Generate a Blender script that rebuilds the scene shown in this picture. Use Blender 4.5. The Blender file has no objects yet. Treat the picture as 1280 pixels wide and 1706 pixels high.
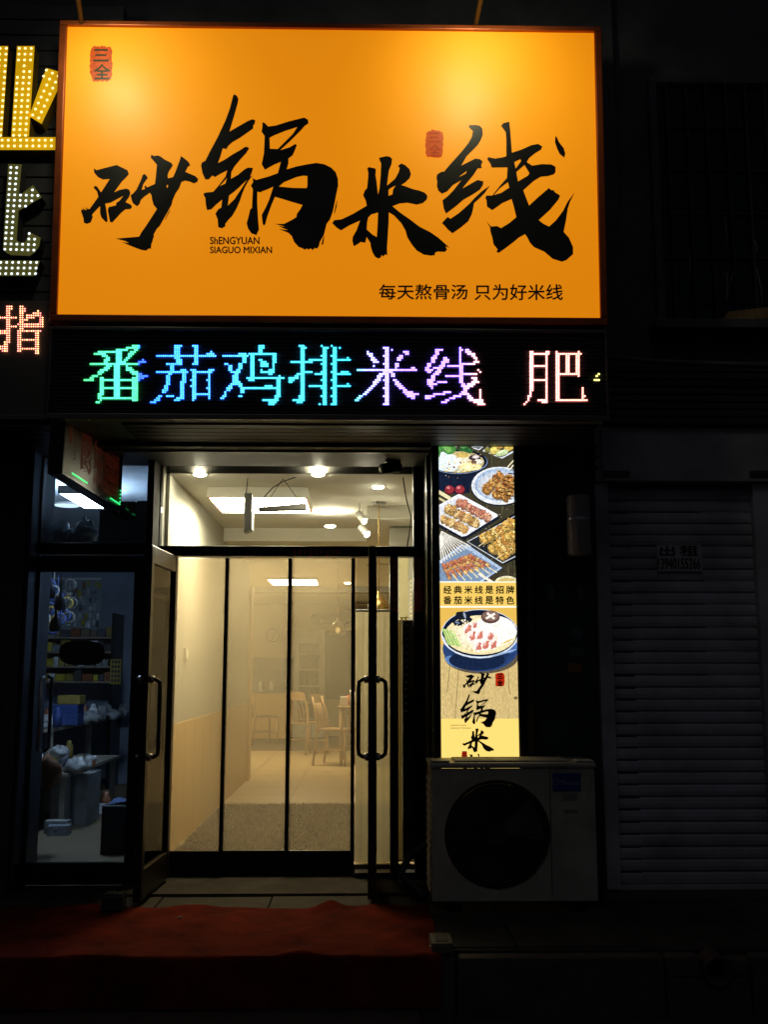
import bpy, bmesh, math, random
from mathutils import Vector, Matrix
R_ = math.radians
SC = bpy.context.scene
COL = SC.collection
# ------------------------------------------------------------------ camera, world, sun, exposure
CAM = Vector((0.0, -6.1, 1.28)); PITCH = R_(8.75); YAW = R_(1.1); FPX = 1700.0
cd = bpy.data.cameras.new('camera'); cam = bpy.data.objects.new('camera', cd); COL.objects.link(cam)
cam.location = CAM; cam.rotation_euler = (math.pi / 2 + PITCH, 0, -YAW)
cd.sensor_fit = 'VERTICAL'; cd.sensor_height = 36.0; cd.sensor_width = 27.0; cd.lens = FPX / 1706 * 36.0
cd.clip_start = 0.05; cd.clip_end = 500
SC.camera = cam
W = bpy.data.worlds.new('World'); SC.world = W; W.use_nodes = True
nt = W.node_tree; nt.nodes.clear()
sky = nt.nodes.new('ShaderNodeTexSky'); sky.sky_type = 'NISHITA'; sky.sun_disc = False
SUN_EL, SUN_AZ = R_(50), R_(195)
sky.sun_elevation = SUN_EL; sky.sun_rotation = SUN_AZ
bg = nt.nodes.new('ShaderNodeBackground'); bg.inputs['Strength'].default_value = 0.0025
wo = nt.nodes.new('ShaderNodeOutputWorld')
nt.links.new(sky.outputs[0], bg.inputs[0]); nt.links.new(bg.outputs[0], wo.inputs[0])
sl = bpy.data.lights.new('night_glow', 'SUN'); sl.energy = 0.030; sl.angle = R_(25); sl.color = (1, .95, .9)
so = bpy.data.objects.new('night_glow', sl); COL.objects.link(so)
so.rotation_euler = Vector((-math.sin(SUN_AZ) * math.cos(SUN_EL), -math.cos(SUN_AZ) * math.cos(SUN_EL), -math.sin(SUN_EL))).to_track_quat('-Z', 'Y').to_euler()
SC.view_settings.view_transform = 'Standard'; SC.view_settings.look = 'None'
SC.view_settings.exposure = 0.0; SC.view_settings.gamma = 1.0; SC.view_settings.use_curve_mapping = False
cy = SC.cycles; cy.max_bounces = 8; cy.transparent_max_bounces = 24; cy.diffuse_bounces = 5; cy.glossy_bounces = 4
cy.use_denoising = True; cy.sample_clamp_indirect = 3.0; cy.caustics_reflective = False; cy.caustics_refractive = False
rnd = random.Random(7)

# ------------------------------------------------------------------ pixel -> direction helpers
F = Vector((math.sin(YAW) * math.cos(PITCH), math.cos(YAW) * math.cos(PITCH), math.sin(PITCH)))
RT = Vector((math.cos(YAW), -math.sin(YAW), 0)); UP = RT.cross(F)
def ray(px, py): return F + RT * ((px - 640) / FPX) + UP * ((853 - py) / FPX)
def P(px, py, Y):
    d = ray(px, py); return CAM + d * ((Y - CAM.y) / d.y)
def PZ(px, py, z):
    d = ray(px, py); return CAM + d * ((z - CAM.z) / d.z)
def HIT(px, py, p0, n):
    d = ray(px, py); return CAM + d * ((p0 - CAM).dot(n) / d.dot(n))
def rect(x0, y0, x1, y1, Y):
    """photo box -> (X0,X1,Z0,Z1) on the plane y=Y"""
    a, b, c, d = P(x0, y0, Y), P(x1, y0, Y), P(x1, y1, Y), P(x0, y1, Y)
    return (a.x + d.x) / 2, (b.x + c.x) / 2, (c.z + d.z) / 2, (a.z + b.z) / 2

# ------------------------------------------------------------------ materials
def lin(r, g, b):
    f = lambda c: ((c / 255) / 12.92) if c / 255 <= .04045 else (((c / 255) + .055) / 1.055) ** 2.4
    return (f(r), f(g), f(b), 1)
MATS = {}
def mat(name, col, rough=.5, metal=0., var=.18, scale=6., bump=0., bscale=40., spec=.5, emit=None, estr=0., coat=0., stretch=None):
    if name in MATS: return MATS[name]
    m = bpy.data.materials.new(name); m.use_nodes = True; t = m.node_tree; b = t.nodes['Principled BSDF']
    if len(col) == 3: col = (*col, 1)
    b.inputs['Roughness'].default_value = rough; b.inputs['Metallic'].default_value = metal
    b.inputs['Specular IOR Level'].default_value = spec; b.inputs['Coat Weight'].default_value = coat
    tc = t.nodes.new('ShaderNodeNewGeometry'); mp = t.nodes.new('ShaderNodeMapping')
    t.links.new(tc.outputs['Position'], mp.inputs[0])
    if stretch: mp.inputs['Scale'].default_value = stretch
    if var:
        n = t.nodes.new('ShaderNodeTexNoise'); n.inputs['Scale'].default_value = scale; n.inputs['Detail'].default_value = 6; n.inputs['Roughness'].default_value = .62
        t.links.new(mp.outputs[0], n.inputs['Vector'])
        r = t.nodes.new('ShaderNodeMapRange'); r.inputs['From Min'].default_value = .3; r.inputs['From Max'].default_value = .7
        r.inputs['To Min'].default_value = 1 - var; r.inputs['To Max'].default_value = 1 + var
        t.links.new(n.outputs['Fac'], r.inputs['Value'])
        mx = t.nodes.new('ShaderNodeMix'); mx.data_type = 'RGBA'; mx.blend_type = 'MULTIPLY'; mx.inputs[0].default_value = 1
        mx.inputs[6].default_value = col; t.links.new(r.outputs[0], mx.inputs[7]); t.links.new(mx.outputs[2], b.inputs['Base Color'])
        r2 = t.nodes.new('ShaderNodeMapRange'); r2.inputs['To Min'].default_value = max(.03, rough - .12); r2.inputs['To Max'].default_value = min(1, rough + .12)
        t.links.new(n.outputs['Fac'], r2.inputs['Value']); t.links.new(r2.outputs[0], b.inputs['Roughness'])
    else: b.inputs['Base Color'].default_value = col
    if bump:
        n2 = t.nodes.new('ShaderNodeTexNoise'); n2.inputs['Scale'].default_value = bscale; n2.inputs['Detail'].default_value = 4
        t.links.new(mp.outputs[0], n2.inputs['Vector'])
        bp = t.nodes.new('ShaderNodeBump'); bp.inputs['Strength'].default_value = bump; bp.inputs['Distance'].default_value = .01
        t.links.new(n2.outputs['Fac'], bp.inputs['Height']); t.links.new(bp.outputs[0], b.inputs['Normal'])
    if emit:
        b.inputs['Emission Color'].default_value = emit if len(emit) == 4 else (*emit, 1); b.inputs['Emission Strength'].default_value = estr
    MATS[name] = m; return m
def glow(name, col, s):
    m = bpy.data.materials.new(name); m.use_nodes = True; t = m.node_tree; t.nodes.clear()
    e = t.nodes.new('ShaderNodeEmission'); e.inputs[0].default_value = col if len(col) == 4 else (*col, 1); e.inputs[1].default_value = s
    o = t.nodes.new('ShaderNodeOutputMaterial'); t.links.new(e.outputs[0], o.inputs[0]); MATS[name] = m; return m
def attr_glow(name, s, noise=0.):
    m = bpy.data.materials.new(name); m.use_nodes = True; t = m.node_tree; t.nodes.clear()
    a = t.nodes.new('ShaderNodeAttribute'); a.attribute_name = 'col'
    e = t.nodes.new('ShaderNodeEmission'); e.inputs[1].default_value = s
    src = a.outputs['Color']
    if noise:
        tc = t.nodes.new('ShaderNodeTexCoord'); n = t.nodes.new('ShaderNodeTexNoise'); n.inputs['Scale'].default_value = 90; n.inputs['Detail'].default_value = 6; n.inputs['Roughness'].default_value = .7
        mp = t.nodes.new('ShaderNodeMapping'); mp.inputs['Scale'].default_value = (1, 1, .55); t.links.new(tc.outputs['Object'], mp.inputs[0]); t.links.new(mp.outputs[0], n.inputs['Vector'])
        r = t.nodes.new('ShaderNodeMapRange'); r.inputs['From Min'].default_value = .3; r.inputs['From Max'].default_value = .7; r.inputs['To Min'].default_value = 1 - noise; r.inputs['To Max'].default_value = 1 + noise
        t.links.new(n.outputs['Fac'], r.inputs['Value'])
        mx = t.nodes.new('ShaderNodeMix'); mx.data_type = 'RGBA'; mx.blend_type = 'MULTIPLY'; t.links.new(a.outputs['Alpha'], mx.inputs[0])
        t.links.new(a.outputs['Color'], mx.inputs[6]); t.links.new(r.outputs[0], mx.inputs[7]); src = mx.outputs[2]
    t.links.new(src, e.inputs[0])
    o = t.nodes.new('ShaderNodeOutputMaterial'); t.links.new(e.outputs[0], o.inputs[0]); return m
def glass(name, tint=(1, 1, 1), refl=1.0, haze=0., hazecol=(.8, .75, .6), rough=.02):
    m = bpy.data.materials.new(name); m.use_nodes = True; t = m.node_tree; t.nodes.clear()
    tr = t.nodes.new('ShaderNodeBsdfTransparent'); tr.inputs[0].default_value = (*tint, 1)
    base = tr.outputs[0]
    if haze:
        d = t.nodes.new('ShaderNodeBsdfTranslucent'); d.inputs[0].default_value = (*hazecol, 1)
        mx = t.nodes.new('ShaderNodeMixShader')
        n = t.nodes.new('ShaderNodeTexNoise'); n.inputs['Scale'].default_value = 3; n.inputs['Detail'].default_value = 6
        tc = t.nodes.new('ShaderNodeTexCoord'); t.links.new(tc.outputs['Object'], n.inputs['Vector'])
        r = t.nodes.new('ShaderNodeMapRange'); r.inputs['To Min'].default_value = haze * .7; r.inputs['To Max'].default_value = haze * 1.3
        t.links.new(n.outputs['Fac'], r.inputs['Value']); t.links.new(r.outputs[0], mx.inputs[0])
        t.links.new(tr.outputs[0], mx.inputs[1]); t.links.new(d.outputs[0], mx.inputs[2]); base = mx.outputs[0]
    g = t.nodes.new('ShaderNodeBsdfGlossy'); g.inputs['Roughness'].default_value = rough
    fr = t.nodes.new('ShaderNodeFresnel'); fr.inputs[0].default_value = 1.45
    mu = t.nodes.new('ShaderNodeMath'); mu.operation = 'MULTIPLY'; mu.inputs[1].default_value = refl; t.links.new(fr.outputs[0], mu.inputs[0])
    m2 = t.nodes.new('ShaderNodeMixShader'); t.links.new(mu.outputs[0], m2.inputs[0]); t.links.new(base, m2.inputs[1]); t.links.new(g.outputs[0], m2.inputs[2])
    o = t.nodes.new('ShaderNodeOutputMaterial'); t.links.new(m2.outputs[0], o.inputs[0]); MATS[name] = m; return m

M = {}
M['jamb'] = mat('dark_jamb_paint', (.018, .014, .012), .75, 0, .2, spec=.08)
M['blackmetal'] = mat('black_metal', (.012, .012, .014), .35, .6, .2)
M['bronze'] = mat('bronze_aluminium', (.034, .025, .021), .38, .7, .25, 5)
M['greyalu'] = mat('grey_aluminium', (.11, .09, .075), .4, .6, .2)
M['darkwall'] = mat('dark_render_wall', (.085, .085, .105), .85, 0, .45, 2.5, .4, 25)
M['panelwall'] = mat('dark_cladding', (.04, .04, .052), .5, .2, .3, 4)
M['greenwall'] = mat('dark_green_board', (.010, .020, .022), .55, 0, .3, 4)
M['shutter'] = mat('shutter_steel', (.38, .36, .43), .65, .1, .42, 2.2, .15, 60)
M['shutterbox'] = mat('shutter_box_paint', (.30, .29, .34), .6, .1, .25, 4)
M['orange'] = mat('orange_sign_film', lin(242, 172, 34), .46, 0, .05, 1.5, .06, 4, emit=lin(221, 129, 8), estr=.95, spec=.6)
M['signframe'] = mat('red_brown_sign_frame', (.42, .085, .018), .4, .3, .2, 8)
M['ink'] = mat('black_vinyl', (.010, .009, .010), .36, 0, .1, spec=.5)
M['inkred'] = mat('dark_red_vinyl', (.045, .010, .012), .4, 0, .1)
M['sealred'] = mat('seal_red_vinyl', lin(200, 78, 26), .4, 0, .35, 60, emit=lin(190, 70, 12), estr=.42)
M['seallight'] = mat('seal_pale_red_vinyl', lin(222, 98, 40), .4, 0, .1, 30, emit=lin(212, 84, 18), estr=.45)
M['sealgreen'] = mat('seal_dark_vinyl', lin(52, 58, 30), .45, 0, .1)
M['ledboard'] = mat('led_board_black', (.060, .060, .068), .6, 0, .15)
M['ledframe'] = mat('led_frame_aluminium', (.10, .095, .10), .4, .5, .2)
M['soffit'] = mat('soffit_slat', (.016, .013, .013), 0.5, .0, .5, 3, spec=.14, stretch=(.3, 1, 1))
M['cream'] = mat('cream_wall_paint', (.38, .36, .30), .7, 0, .05, 3)
M['ceil'] = mat('cream_ceiling_paint', (.94, .91, .80), .75, 0, .03, 3)
M['wainscot'] = mat('wainscot_wood_film', (.58, .37, .125), .55, 0, .10, 10, stretch=(12, 12, .8))
M['tile'] = mat('beige_floor_tile', (.46, .35, .185), .45, 0, .04, 2, spec=.3)
M['grout'] = mat('tile_grout', (.16, .12, .07), .8, 0, .1)
M['shag'] = mat('shag_mat_fibre', (.125, .098, .074), .9, 0, .7, 30)
M['shagbase'] = mat('shag_mat_backing', (.055, .044, .033), .95, 0, .3, 30)
M['wood'] = mat('pale_chair_wood', (.36, .225, .10), .45, 0, .2, 10, stretch=(1, 1, .2))
M['gold'] = mat('brushed_gold', (.72, .46, .16), .25, 1., .1)
M['white'] = mat('white_plastic', (.75, .74, .70), .5, 0, .06)
M['fabric'] = glass('sheer_curtain_cloth', (.36, .31, .20), .0, .55, (.34, .285, .17), .5)
M['backwall'] = mat('back_room_wall', (.56, .46, .30), .8, 0, .12, 2)
M['greypanel'] = mat('grey_tile_panel', (.17, .155, .14), .4, 0, .2, 10)
M['steel'] = mat('stainless_steel', (.5, .5, .5), .3, .9, .15)
M['paving'] = mat('platform_stone', (.045, .041, .034), .8, 0, .45, 5, .35, 30, spec=.2)
M['street'] = mat('street_asphalt', (.045, .045, .047), .9, 0, .4, 9, .6, 60)
M['stone'] = mat('kerb_stone', (.055, .053, .045), .85, 0, .4, 7, .5, 25)
M['carpet'] = mat('red_carpet', (.125, .015, .007), 1.0, 0, .55, 4, .5, 120, spec=.05)
M['acwhite'] = mat('ac_enamel', (.36, .345, .31), .5, .0, .34, 4)
M['acblack'] = mat('ac_black_grille', (.012, .012, .013), .5, 0, .1)
M['acblue'] = mat('ac_badge_blue', (.008, .035, .22), .4, 0, .05)
M['rust'] = mat('stained_pipe', (.05, .04, .034), .8, 0, .6, 9, .3, 30)
M['cable'] = mat('black_cable', (.012, .012, .012), .6, 0, 0)
M['boiler'] = mat('white_enamel_tank', (.44, .38, .35), .4, .1, .15)
M['paper'] = mat('pale_paper', (.42, .41, .45), .8, 0, .12)
M['brickm'] = mat('grey_brick', (.13, .12, .10), .9, 0, .3, 20, .4, 60)
M['darkblock'] = mat('dark_rubber', (.03, .032, .034), .7, 0, .2)
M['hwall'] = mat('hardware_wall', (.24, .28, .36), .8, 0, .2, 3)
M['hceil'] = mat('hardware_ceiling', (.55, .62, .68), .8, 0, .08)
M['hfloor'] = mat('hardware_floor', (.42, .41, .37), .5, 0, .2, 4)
M['bench'] = mat('worn_bench_wood', (.33, .29, .23), .6, 0, .25, 8)
M['glass'] = glass('clear_glass', (.93, .95, .93))
M['dglass'] = glass('dark_shop_glass', (.80, .86, .92), 1.0)
M['pvc'] = glass('soft_clear_curtain_film', (.405, .362, .275), 1.0, .17, (.66, .55, .33), .12)

# ------------------------------------------------------------------ mesh helpers
class MB:
    def __init__(s): s.v = []; s.f = []; s.c = []
    def add(s, vs, fs, col=None):
        o = len(s.v); s.v += [Vector(v) for v in vs]
        for f in fs: s.f.append([i + o for i in f]); s.c.append(col)
        return s
    def box(s, x0, x1, y0, y1, z0, z1):
        return s.add([(x0, y0, z0), (x1, y0, z0), (x1, y1, z0), (x0, y1, z0), (x0, y0, z1), (x1, y0, z1), (x1, y1, z1), (x0, y1, z1)],
                     [(3, 2, 1, 0), (4, 5, 6, 7), (0, 1, 5, 4), (1, 2, 6, 5), (2, 3, 7, 6), (3, 0, 4, 7)])
    def cyl(s, p0, p1, r0, r1=None, n=10, caps=True):
        p0, p1 = Vector(p0), Vector(p1); r1 = r0 if r1 is None else r1
        d = (p1 - p0).normalized(); a = d.orthogonal().normalized(); b = d.cross(a)
        vs = []
        for p, r in ((p0, r0), (p1, r1)):
            for i in range(n):
                t = 2 * math.pi * i / n; vs.append(p + (a * math.cos(t) + b * math.sin(t)) * r)
        fs = [(i, (i + 1) % n, n + (i + 1) % n, n + i) for i in range(n)]
        if caps: fs += [tuple(range(n - 1, -1, -1)), tuple(range(n, 2 * n))]
        return s.add(vs, fs)
    def tube(s, pts, r, n=8):
        pts = [Vector(p) for p in pts]; vs = []; prev = None
        for k, p in enumerate(pts):
            d = (pts[min(k + 1, len(pts) - 1)] - pts[max(k - 1, 0)]).normalized()
            a = d.orthogonal().normalized() if prev is None else (prev - d * prev.dot(d)).normalized()
            prev = a; b = d.cross(a); rr = r[k] if isinstance(r, (list, tuple)) else r
            for i in range(n):
                t = 2 * math.pi * i / n; vs.append(p + (a * math.cos(t) + b * math.sin(t)) * rr)
        fs = [(k * n + i, k * n + (i + 1) % n, (k + 1) * n + (i + 1) % n, (k + 1) * n + i) for k in range(len(pts) - 1) for i in range(n)]
        fs += [tuple(range(n - 1, -1, -1)), tuple(range((len(pts) - 1) * n, len(pts) * n))]
        return s.add(vs, fs)
    def lathe(s, c, prof, n=20, axis='z'):
        c = Vector(c); vs = []
        for r, h in prof:
            for i in range(n):
                t = 2 * math.pi * i / n
                vs.append(c + (Vector((r * math.cos(t), r * math.sin(t), h)) if axis == 'z' else Vector((r * math.cos(t), h, r * math.sin(t)))))
        fs = [(k * n + i, k * n + (i + 1) % n, (k + 1) * n + (i + 1) % n, (k + 1) * n + i) for k in range(len(prof) - 1) for i in range(n)]
        return s.add(vs, fs)
    def grid(s, fn, nu, nv, closed=False):
        vs = [fn(u / nu, v / nv) for v in range(nv + 1) for u in range(nu + 1)]
        w = nu + 1
        return s.add(vs, [(v * w + u, v * w + u + 1, (v + 1) * w + u + 1, (v + 1) * w + u) for v in range(nv) for u in range(nu)])
    def bag(s, c, r, seed):
        q = random.Random(seed); o = len(s.v); s.blob(c, r, seed, 22, 14, .3); c = Vector(c)
        for v in s.v[o:]:
            d = v - c; k = 1 + q.uniform(-.035, .035) + .09 * math.sin(d.x * 60 + seed) * math.sin(d.z * 75); v.x, v.y, v.z = c.x + d.x * k, c.y + d.y * k, c.z + d.z * k
            if d.z > r[2] * .75: v.z += r[2] * .45 * q.uniform(0, 1)
        return s
    def blob(s, c, r, seed=0, n=10, m=7, amp=.25, col=None):
        q = random.Random(seed); c = Vector(c)
        ph = [(q.uniform(0, 6), q.uniform(0, 6), q.randint(1, 3), q.randint(1, 3)) for _ in range(4)]
        vs = []
        for j in range(m + 1):
            la = math.pi * j / m
            for i in range(n):
                lo = 2 * math.pi * i / n
                k = 1 + amp * sum(math.sin(a * lo + pa) * math.sin(b * la + pb) for pa, pb, a, b in ph) / 2
                vs.append(c + Vector((r[0] * math.sin(la) * math.cos(lo) * k, r[1] * math.sin(la) * math.sin(lo) * k, r[2] * math.cos(la) * k)))
        return s.add(vs, [(j * n + i, (j + 1) * n + i, (j + 1) * n + (i + 1) % n, j * n + (i + 1) % n) for j in range(m) for i in range(n)], col)
WL = {}
def thing(name, label, cat, loc=(0, 0, 0), group=None, kind=None):
    o = bpy.data.objects.new(name, None); COL.objects.link(o); o.location = loc; o.empty_display_size = .1
    tag(o, label, cat, group, kind); WL[o] = Vector(loc); return o
def tag(o, label=None, cat=None, group=None, kind=None):
    if label: o['label'] = label
    if cat: o['category'] = cat
    if group: o['group'] = group
    if kind: o['kind'] = kind
    return o
def obj(name, mb, m, parent=None, smooth=False, bevel=0., attr=False, loc=None):
    vs = mb.v
    if parent is not None: base = WL[parent]; own = loc if loc is not None else base
    elif loc is not None: base = Vector((0, 0, 0)); own = Vector(loc)
    else:
        base = Vector((0, 0, 0))
        own = Vector(((min(v.x for v in vs) + max(v.x for v in vs)) / 2, (min(v.y for v in vs) + max(v.y for v in vs)) / 2, min(v.z for v in vs)))
    me = bpy.data.meshes.new(name); me.from_pydata([v - own for v in vs], [], mb.f)
    if m: me.materials.append(m)
    if attr:
        ca = me.color_attributes.new('col', 'FLOAT_COLOR', 'CORNER')
        for p in me.polygons:
            for li in p.loop_indices: ca.data[li].color = mb.c[p.index] or (1, 1, 1, 1)
    me.validate()
    if smooth:
        for p in me.polygons: p.use_smooth = True
    o = bpy.data.objects.new(name, me); COL.objects.link(o); o.location = own - base
    if parent is not None: o.parent = parent
    WL[o] = Vector(own)
    if bevel:
        b = o.modifiers.new('bevel', 'BEVEL'); b.width = bevel; b.segments = 2; b.limit_method = 'ANGLE'
    if smooth and bevel: pass
    return o
def bx(name, b, m, parent=None, bevel=0.): return obj(name, MB().box(*b), m, parent, bevel=bevel)
def copy_tree(o, parent=None, loc=None):
    c = o.copy(); COL.objects.link(c)
    if parent is not None: c.parent = parent
    if loc is not None: c.location = loc
    for ch in [k for k in bpy.data.objects if k.parent == o]: copy_tree(ch, c)
    return c
# text as flat print on a plane given by Q(px,py)
def text_curve(body, shear=0.):
    cu = bpy.data.curves.new('t', 'FONT'); cu.body = body; cu.size = 1; cu.resolution_u = 3; cu.fill_mode = 'FRONT'; cu.shear = shear
    o = bpy.data.objects.new('t', cu); COL.objects.link(o); bpy.context.view_layer.update()
    dg = bpy.context.evaluated_depsgraph_get(); me = bpy.data.meshes.new_from_object(o.evaluated_get(dg))
    vs = [v.co.copy() for v in me.vertices]; fs = [list(p.vertices) for p in me.polygons]
    bpy.data.objects.remove(o); bpy.data.curves.remove(cu); bpy.data.meshes.remove(me); return vs, fs
def offset_text(vs_fs, e):
    return vs_fs
def text_mb(body, x0, y0, x1, y1, Q, mb=None, col=None, bold=0., keep=False):
    vs, fs = text_curve(body); mb = mb or MB()
    if not vs: return mb
    a, b = min(v.x for v in vs), max(v.x for v in vs); c, d = min(v.y for v in vs), max(v.y for v in vs)
    offs = [(0, 0)] if not bold else [(0, 0), (bold, 0), (-bold, 0), (0, bold), (0, -bold)]
    for k, (ox, oy) in enumerate(offs):
        mb.add([Q(x0 + (v.x - a) / (b - a) * (x1 - x0) + ox, y1 - (v.y - c) / (d - c) * (y1 - y0) + oy, k * .00012) for v in vs], fs, col)
    return mb
def poly_fill(loops, Q, mb=None, col=None, off=0.):
    """outline with holes (lists of photo pixels) -> triangles on Q"""
    from mathutils.geometry import tessellate_polygon
    mb = mb or MB()
    pts = [[Vector((x, -y, 0)) for x, y in l] for l in loops]
    tri = tessellate_polygon(pts); flat = [p for l in loops for p in l]
    fs = []
    for t in tri:
        (ax, ay), (bx_, by), (cx, cy_) = flat[t[0]], flat[t[1]], flat[t[2]]
        s = (bx_ - ax) * (cy_ - ay) - (cx - ax) * (by - ay)
        if abs(s) < 1e-9: continue
        fs.append(tuple(t) if s < 0 else tuple(reversed(t)))
    mb.add([Q(x, y, off) for x, y in flat], fs, col); return mb
def zc(ox, oy, s, pts): return [(ox + x / s, oy + y / s) for x, y in pts]

# ------------------------------------------------------------------ traced brush characters (photo pixels)
SHA = [[zc(130, 250, 6.095, [(160,185),(185,205),(390,152),(500,205),(515,245),(490,275),(440,325),(365,430),(420,405),(490,392),(520,405),(530,440),(515,480),(480,530),(515,545),(540,560),(548,580),(530,600),(480,603),(440,635),(380,700),(345,738),(322,728),(300,610),(310,580),(385,562),(385,540),(420,515),(460,465),(385,505),(330,535),(275,545),(285,600),(298,700),(297,730),(280,732),(235,685),(222,640),(222,570),(150,645),(140,668),(150,675),(128,735),(90,750),(58,740),(52,690),(28,620),(38,600),(55,612),(45,580),(62,602),(85,612),(75,575),(95,598),(115,600),(205,475),(190,420),(158,385),(165,365),(190,370),(232,430),(285,350),(320,295),(250,300),(200,275),(160,225)])],
       [zc(130, 250, 6.095, [(745,48),(770,62),(810,55),(840,68),(880,98),(945,130),(962,155),(950,175),(920,220),(908,260),(912,288),(965,275),(985,230),(1030,110),(1045,62),(1075,82),(1120,120),(1140,155),(1115,170),(1088,222),(1130,240),(1190,265),(1220,295),(1210,325),(1175,340),(1130,320),(1085,312),(1050,325),(1025,390),(990,440),(960,510),(950,555),(915,620),(880,680),(830,770),(800,800),(765,862),(772,870),(760,905),(755,930),(745,950),(738,1005),(720,1000),(690,1022),(640,1015),(560,985),(500,960),(445,935),(515,945),(480,925),(380,900),(500,890),(620,880),(640,840),(690,770),(800,600),(765,555),(750,500),(745,460),(728,435),(670,475),(635,510),(625,545),(600,572),(560,545),(545,515),(532,460),(560,440),(590,405),(610,365),(640,300),(655,255),(670,243),(690,255),(708,285),(690,305),(660,350),(645,405),(680,395),(672,370),(682,360),(700,380),(780,345),(790,260),(800,150),(770,115),(735,75)]),
        zc(130, 250, 6.095, [(905,352),(916,363),(905,387),(897,370)])],
       [zc(130, 250, 6.095, [(935,600),(930,625),(880,718),(888,690)])]]
GUO = [[zc(325, 150, 5.333, [(345,38),(370,50),(385,80),(378,120),(350,220),(305,370),(400,315),(470,275),(510,260),(535,270),(530,298),(515,320),(518,340),(500,355),(400,425),(330,465),(292,500),(280,525),(245,520),(225,590),(203,650),(270,615),(330,575),(400,535),(445,505),(470,508),(480,520),(455,560),(400,620),(350,680),(322,730),(318,790),(380,755),(440,705),(470,690),(515,692),(505,730),(490,770),(510,760),(470,815),(440,870),(420,920),(400,980),(370,1050),(330,1120),(300,1150),(268,1190),(270,1210),(240,1230),(205,1220),(200,1150),(180,1100),(205,1060),(232,1045),(240,975),(185,1020),(145,1060),(105,1068),(95,1020),(90,960),(72,925),(90,912),(160,905),(200,860),(270,770),(285,715),(225,745),(175,775),(155,760),(120,795),(90,795),(65,740),(52,670),(60,645),(90,630),(130,550),(200,420),(270,270),(310,160),(335,60)]),
        zc(325, 150, 5.333, [(218,855),(268,832),(284,782)]),
        zc(325, 150, 5.333, [(302,938),(350,902),(390,867),(430,828),(460,800),(415,872),(350,970),(290,1028)])],
       [zc(325, 150, 5.333, [(598,288),(615,290),(650,325),(720,315),(830,280),(970,245),(1005,265),(1008,298),(975,320),(940,360),(850,450),(757,535),(840,510),(890,480),(905,490),(890,530),(868,580),(830,610),(830,650),(815,705),(900,680),(1000,660),(1080,648),(1150,660),(1210,690),(1250,730),(1270,790),(1272,850),(1255,930),(1240,1010),(1225,1080),(1200,1150),(1170,1190),(1160,1230),(1145,1290),(1110,1350),(1100,1390),(1085,1410),(1062,1405),(1045,1425),(1030,1408),(1010,1418),(990,1410),(975,1420),(950,1405),(920,1395),(880,1350),(860,1300),(830,1270),(745,1235),(825,1245),(740,1210),(800,1215),(710,1190),(790,1190),(860,1155),(900,1130),(905,1100),(935,1060),(955,1022),(860,995),(780,970),(710,950),(680,1020),(640,1130),(625,1190),(612,1207),(600,1190),(592,1110),(630,1040),(660,970),(695,860),(640,885),(600,900),(580,910),(553,905),(552,1000),(560,1150),(568,1240),(545,1290),(500,1275),(470,1230),(458,1185),(475,1120),(490,1060),(505,1050),(513,880),(495,850),(515,820),(512,782),(540,800),(650,770),(735,740),(762,640),(700,665),(620,710),(592,660),(612,560),(618,410),(590,370),(598,330)]),
        zc(325, 150, 5.333, [(662,425),(700,405),(800,365),(908,330),(870,390),(800,460),(735,525),(665,522)]),
        zc(325, 150, 5.333, [(745,858),(790,820),(900,775),(960,762),(998,765),(998,850),(992,872),(870,870)])],
       [zc(325, 150, 5.333, [(1265,970),(1258,1040),(1240,1105),(1238,1090),(1248,1030)])],
       [zc(325, 150, 5.333, [(1150,1290),(1140,1370),(1122,1378),(1135,1325)])]]
MI = [[zc(545, 250, 5.818, [(505,75),(575,60),(610,65),(632,88),(625,140),(600,200),(585,320),(583,345),(600,330),(660,280),(695,215),(705,175),(688,155),(720,130),(760,148),(800,185),(815,235),(800,275),(760,315),(720,340),(755,350),(830,378),(900,395),(950,415),(975,445),(968,480),(930,515),(870,530),(780,512),(700,520),(635,545),(700,600),(800,670),(900,745),(1000,795),(1080,850),(1190,948),(1150,935),(1165,965),(1145,988),(1070,985),(1045,1000),(1050,1018),(1010,1025),(940,1015),(870,975),(825,920),(780,850),(760,780),(720,710),(650,635),(600,605),(598,700),(590,830),(582,950),(585,1020),(565,1012),(545,1035),(530,1018),(520,1045),(495,1052),(465,1035),(440,990),(425,940),(420,900),(385,845),(370,900),(345,895),(325,892),(310,905),(260,935),(245,880),(250,840),(285,780),(320,685),(220,730),(135,780),(95,755),(50,710),(70,680),(140,672),(250,620),(385,540),(375,490),(350,440),(365,395),(388,370),(398,270),(400,220),(390,180),(405,165),(470,180),(475,200),(470,240),(480,300),(495,430),(508,380),(520,250),(525,130),(510,100)]),
       zc(545, 250, 5.818, [(597,385),(625,365),(665,345),(640,385),(635,430),(597,445)]),
       zc(545, 250, 5.818, [(400,655),(430,625),(495,607),(490,720),(483,843),(440,820),(385,770),(390,700)])]]
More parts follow.
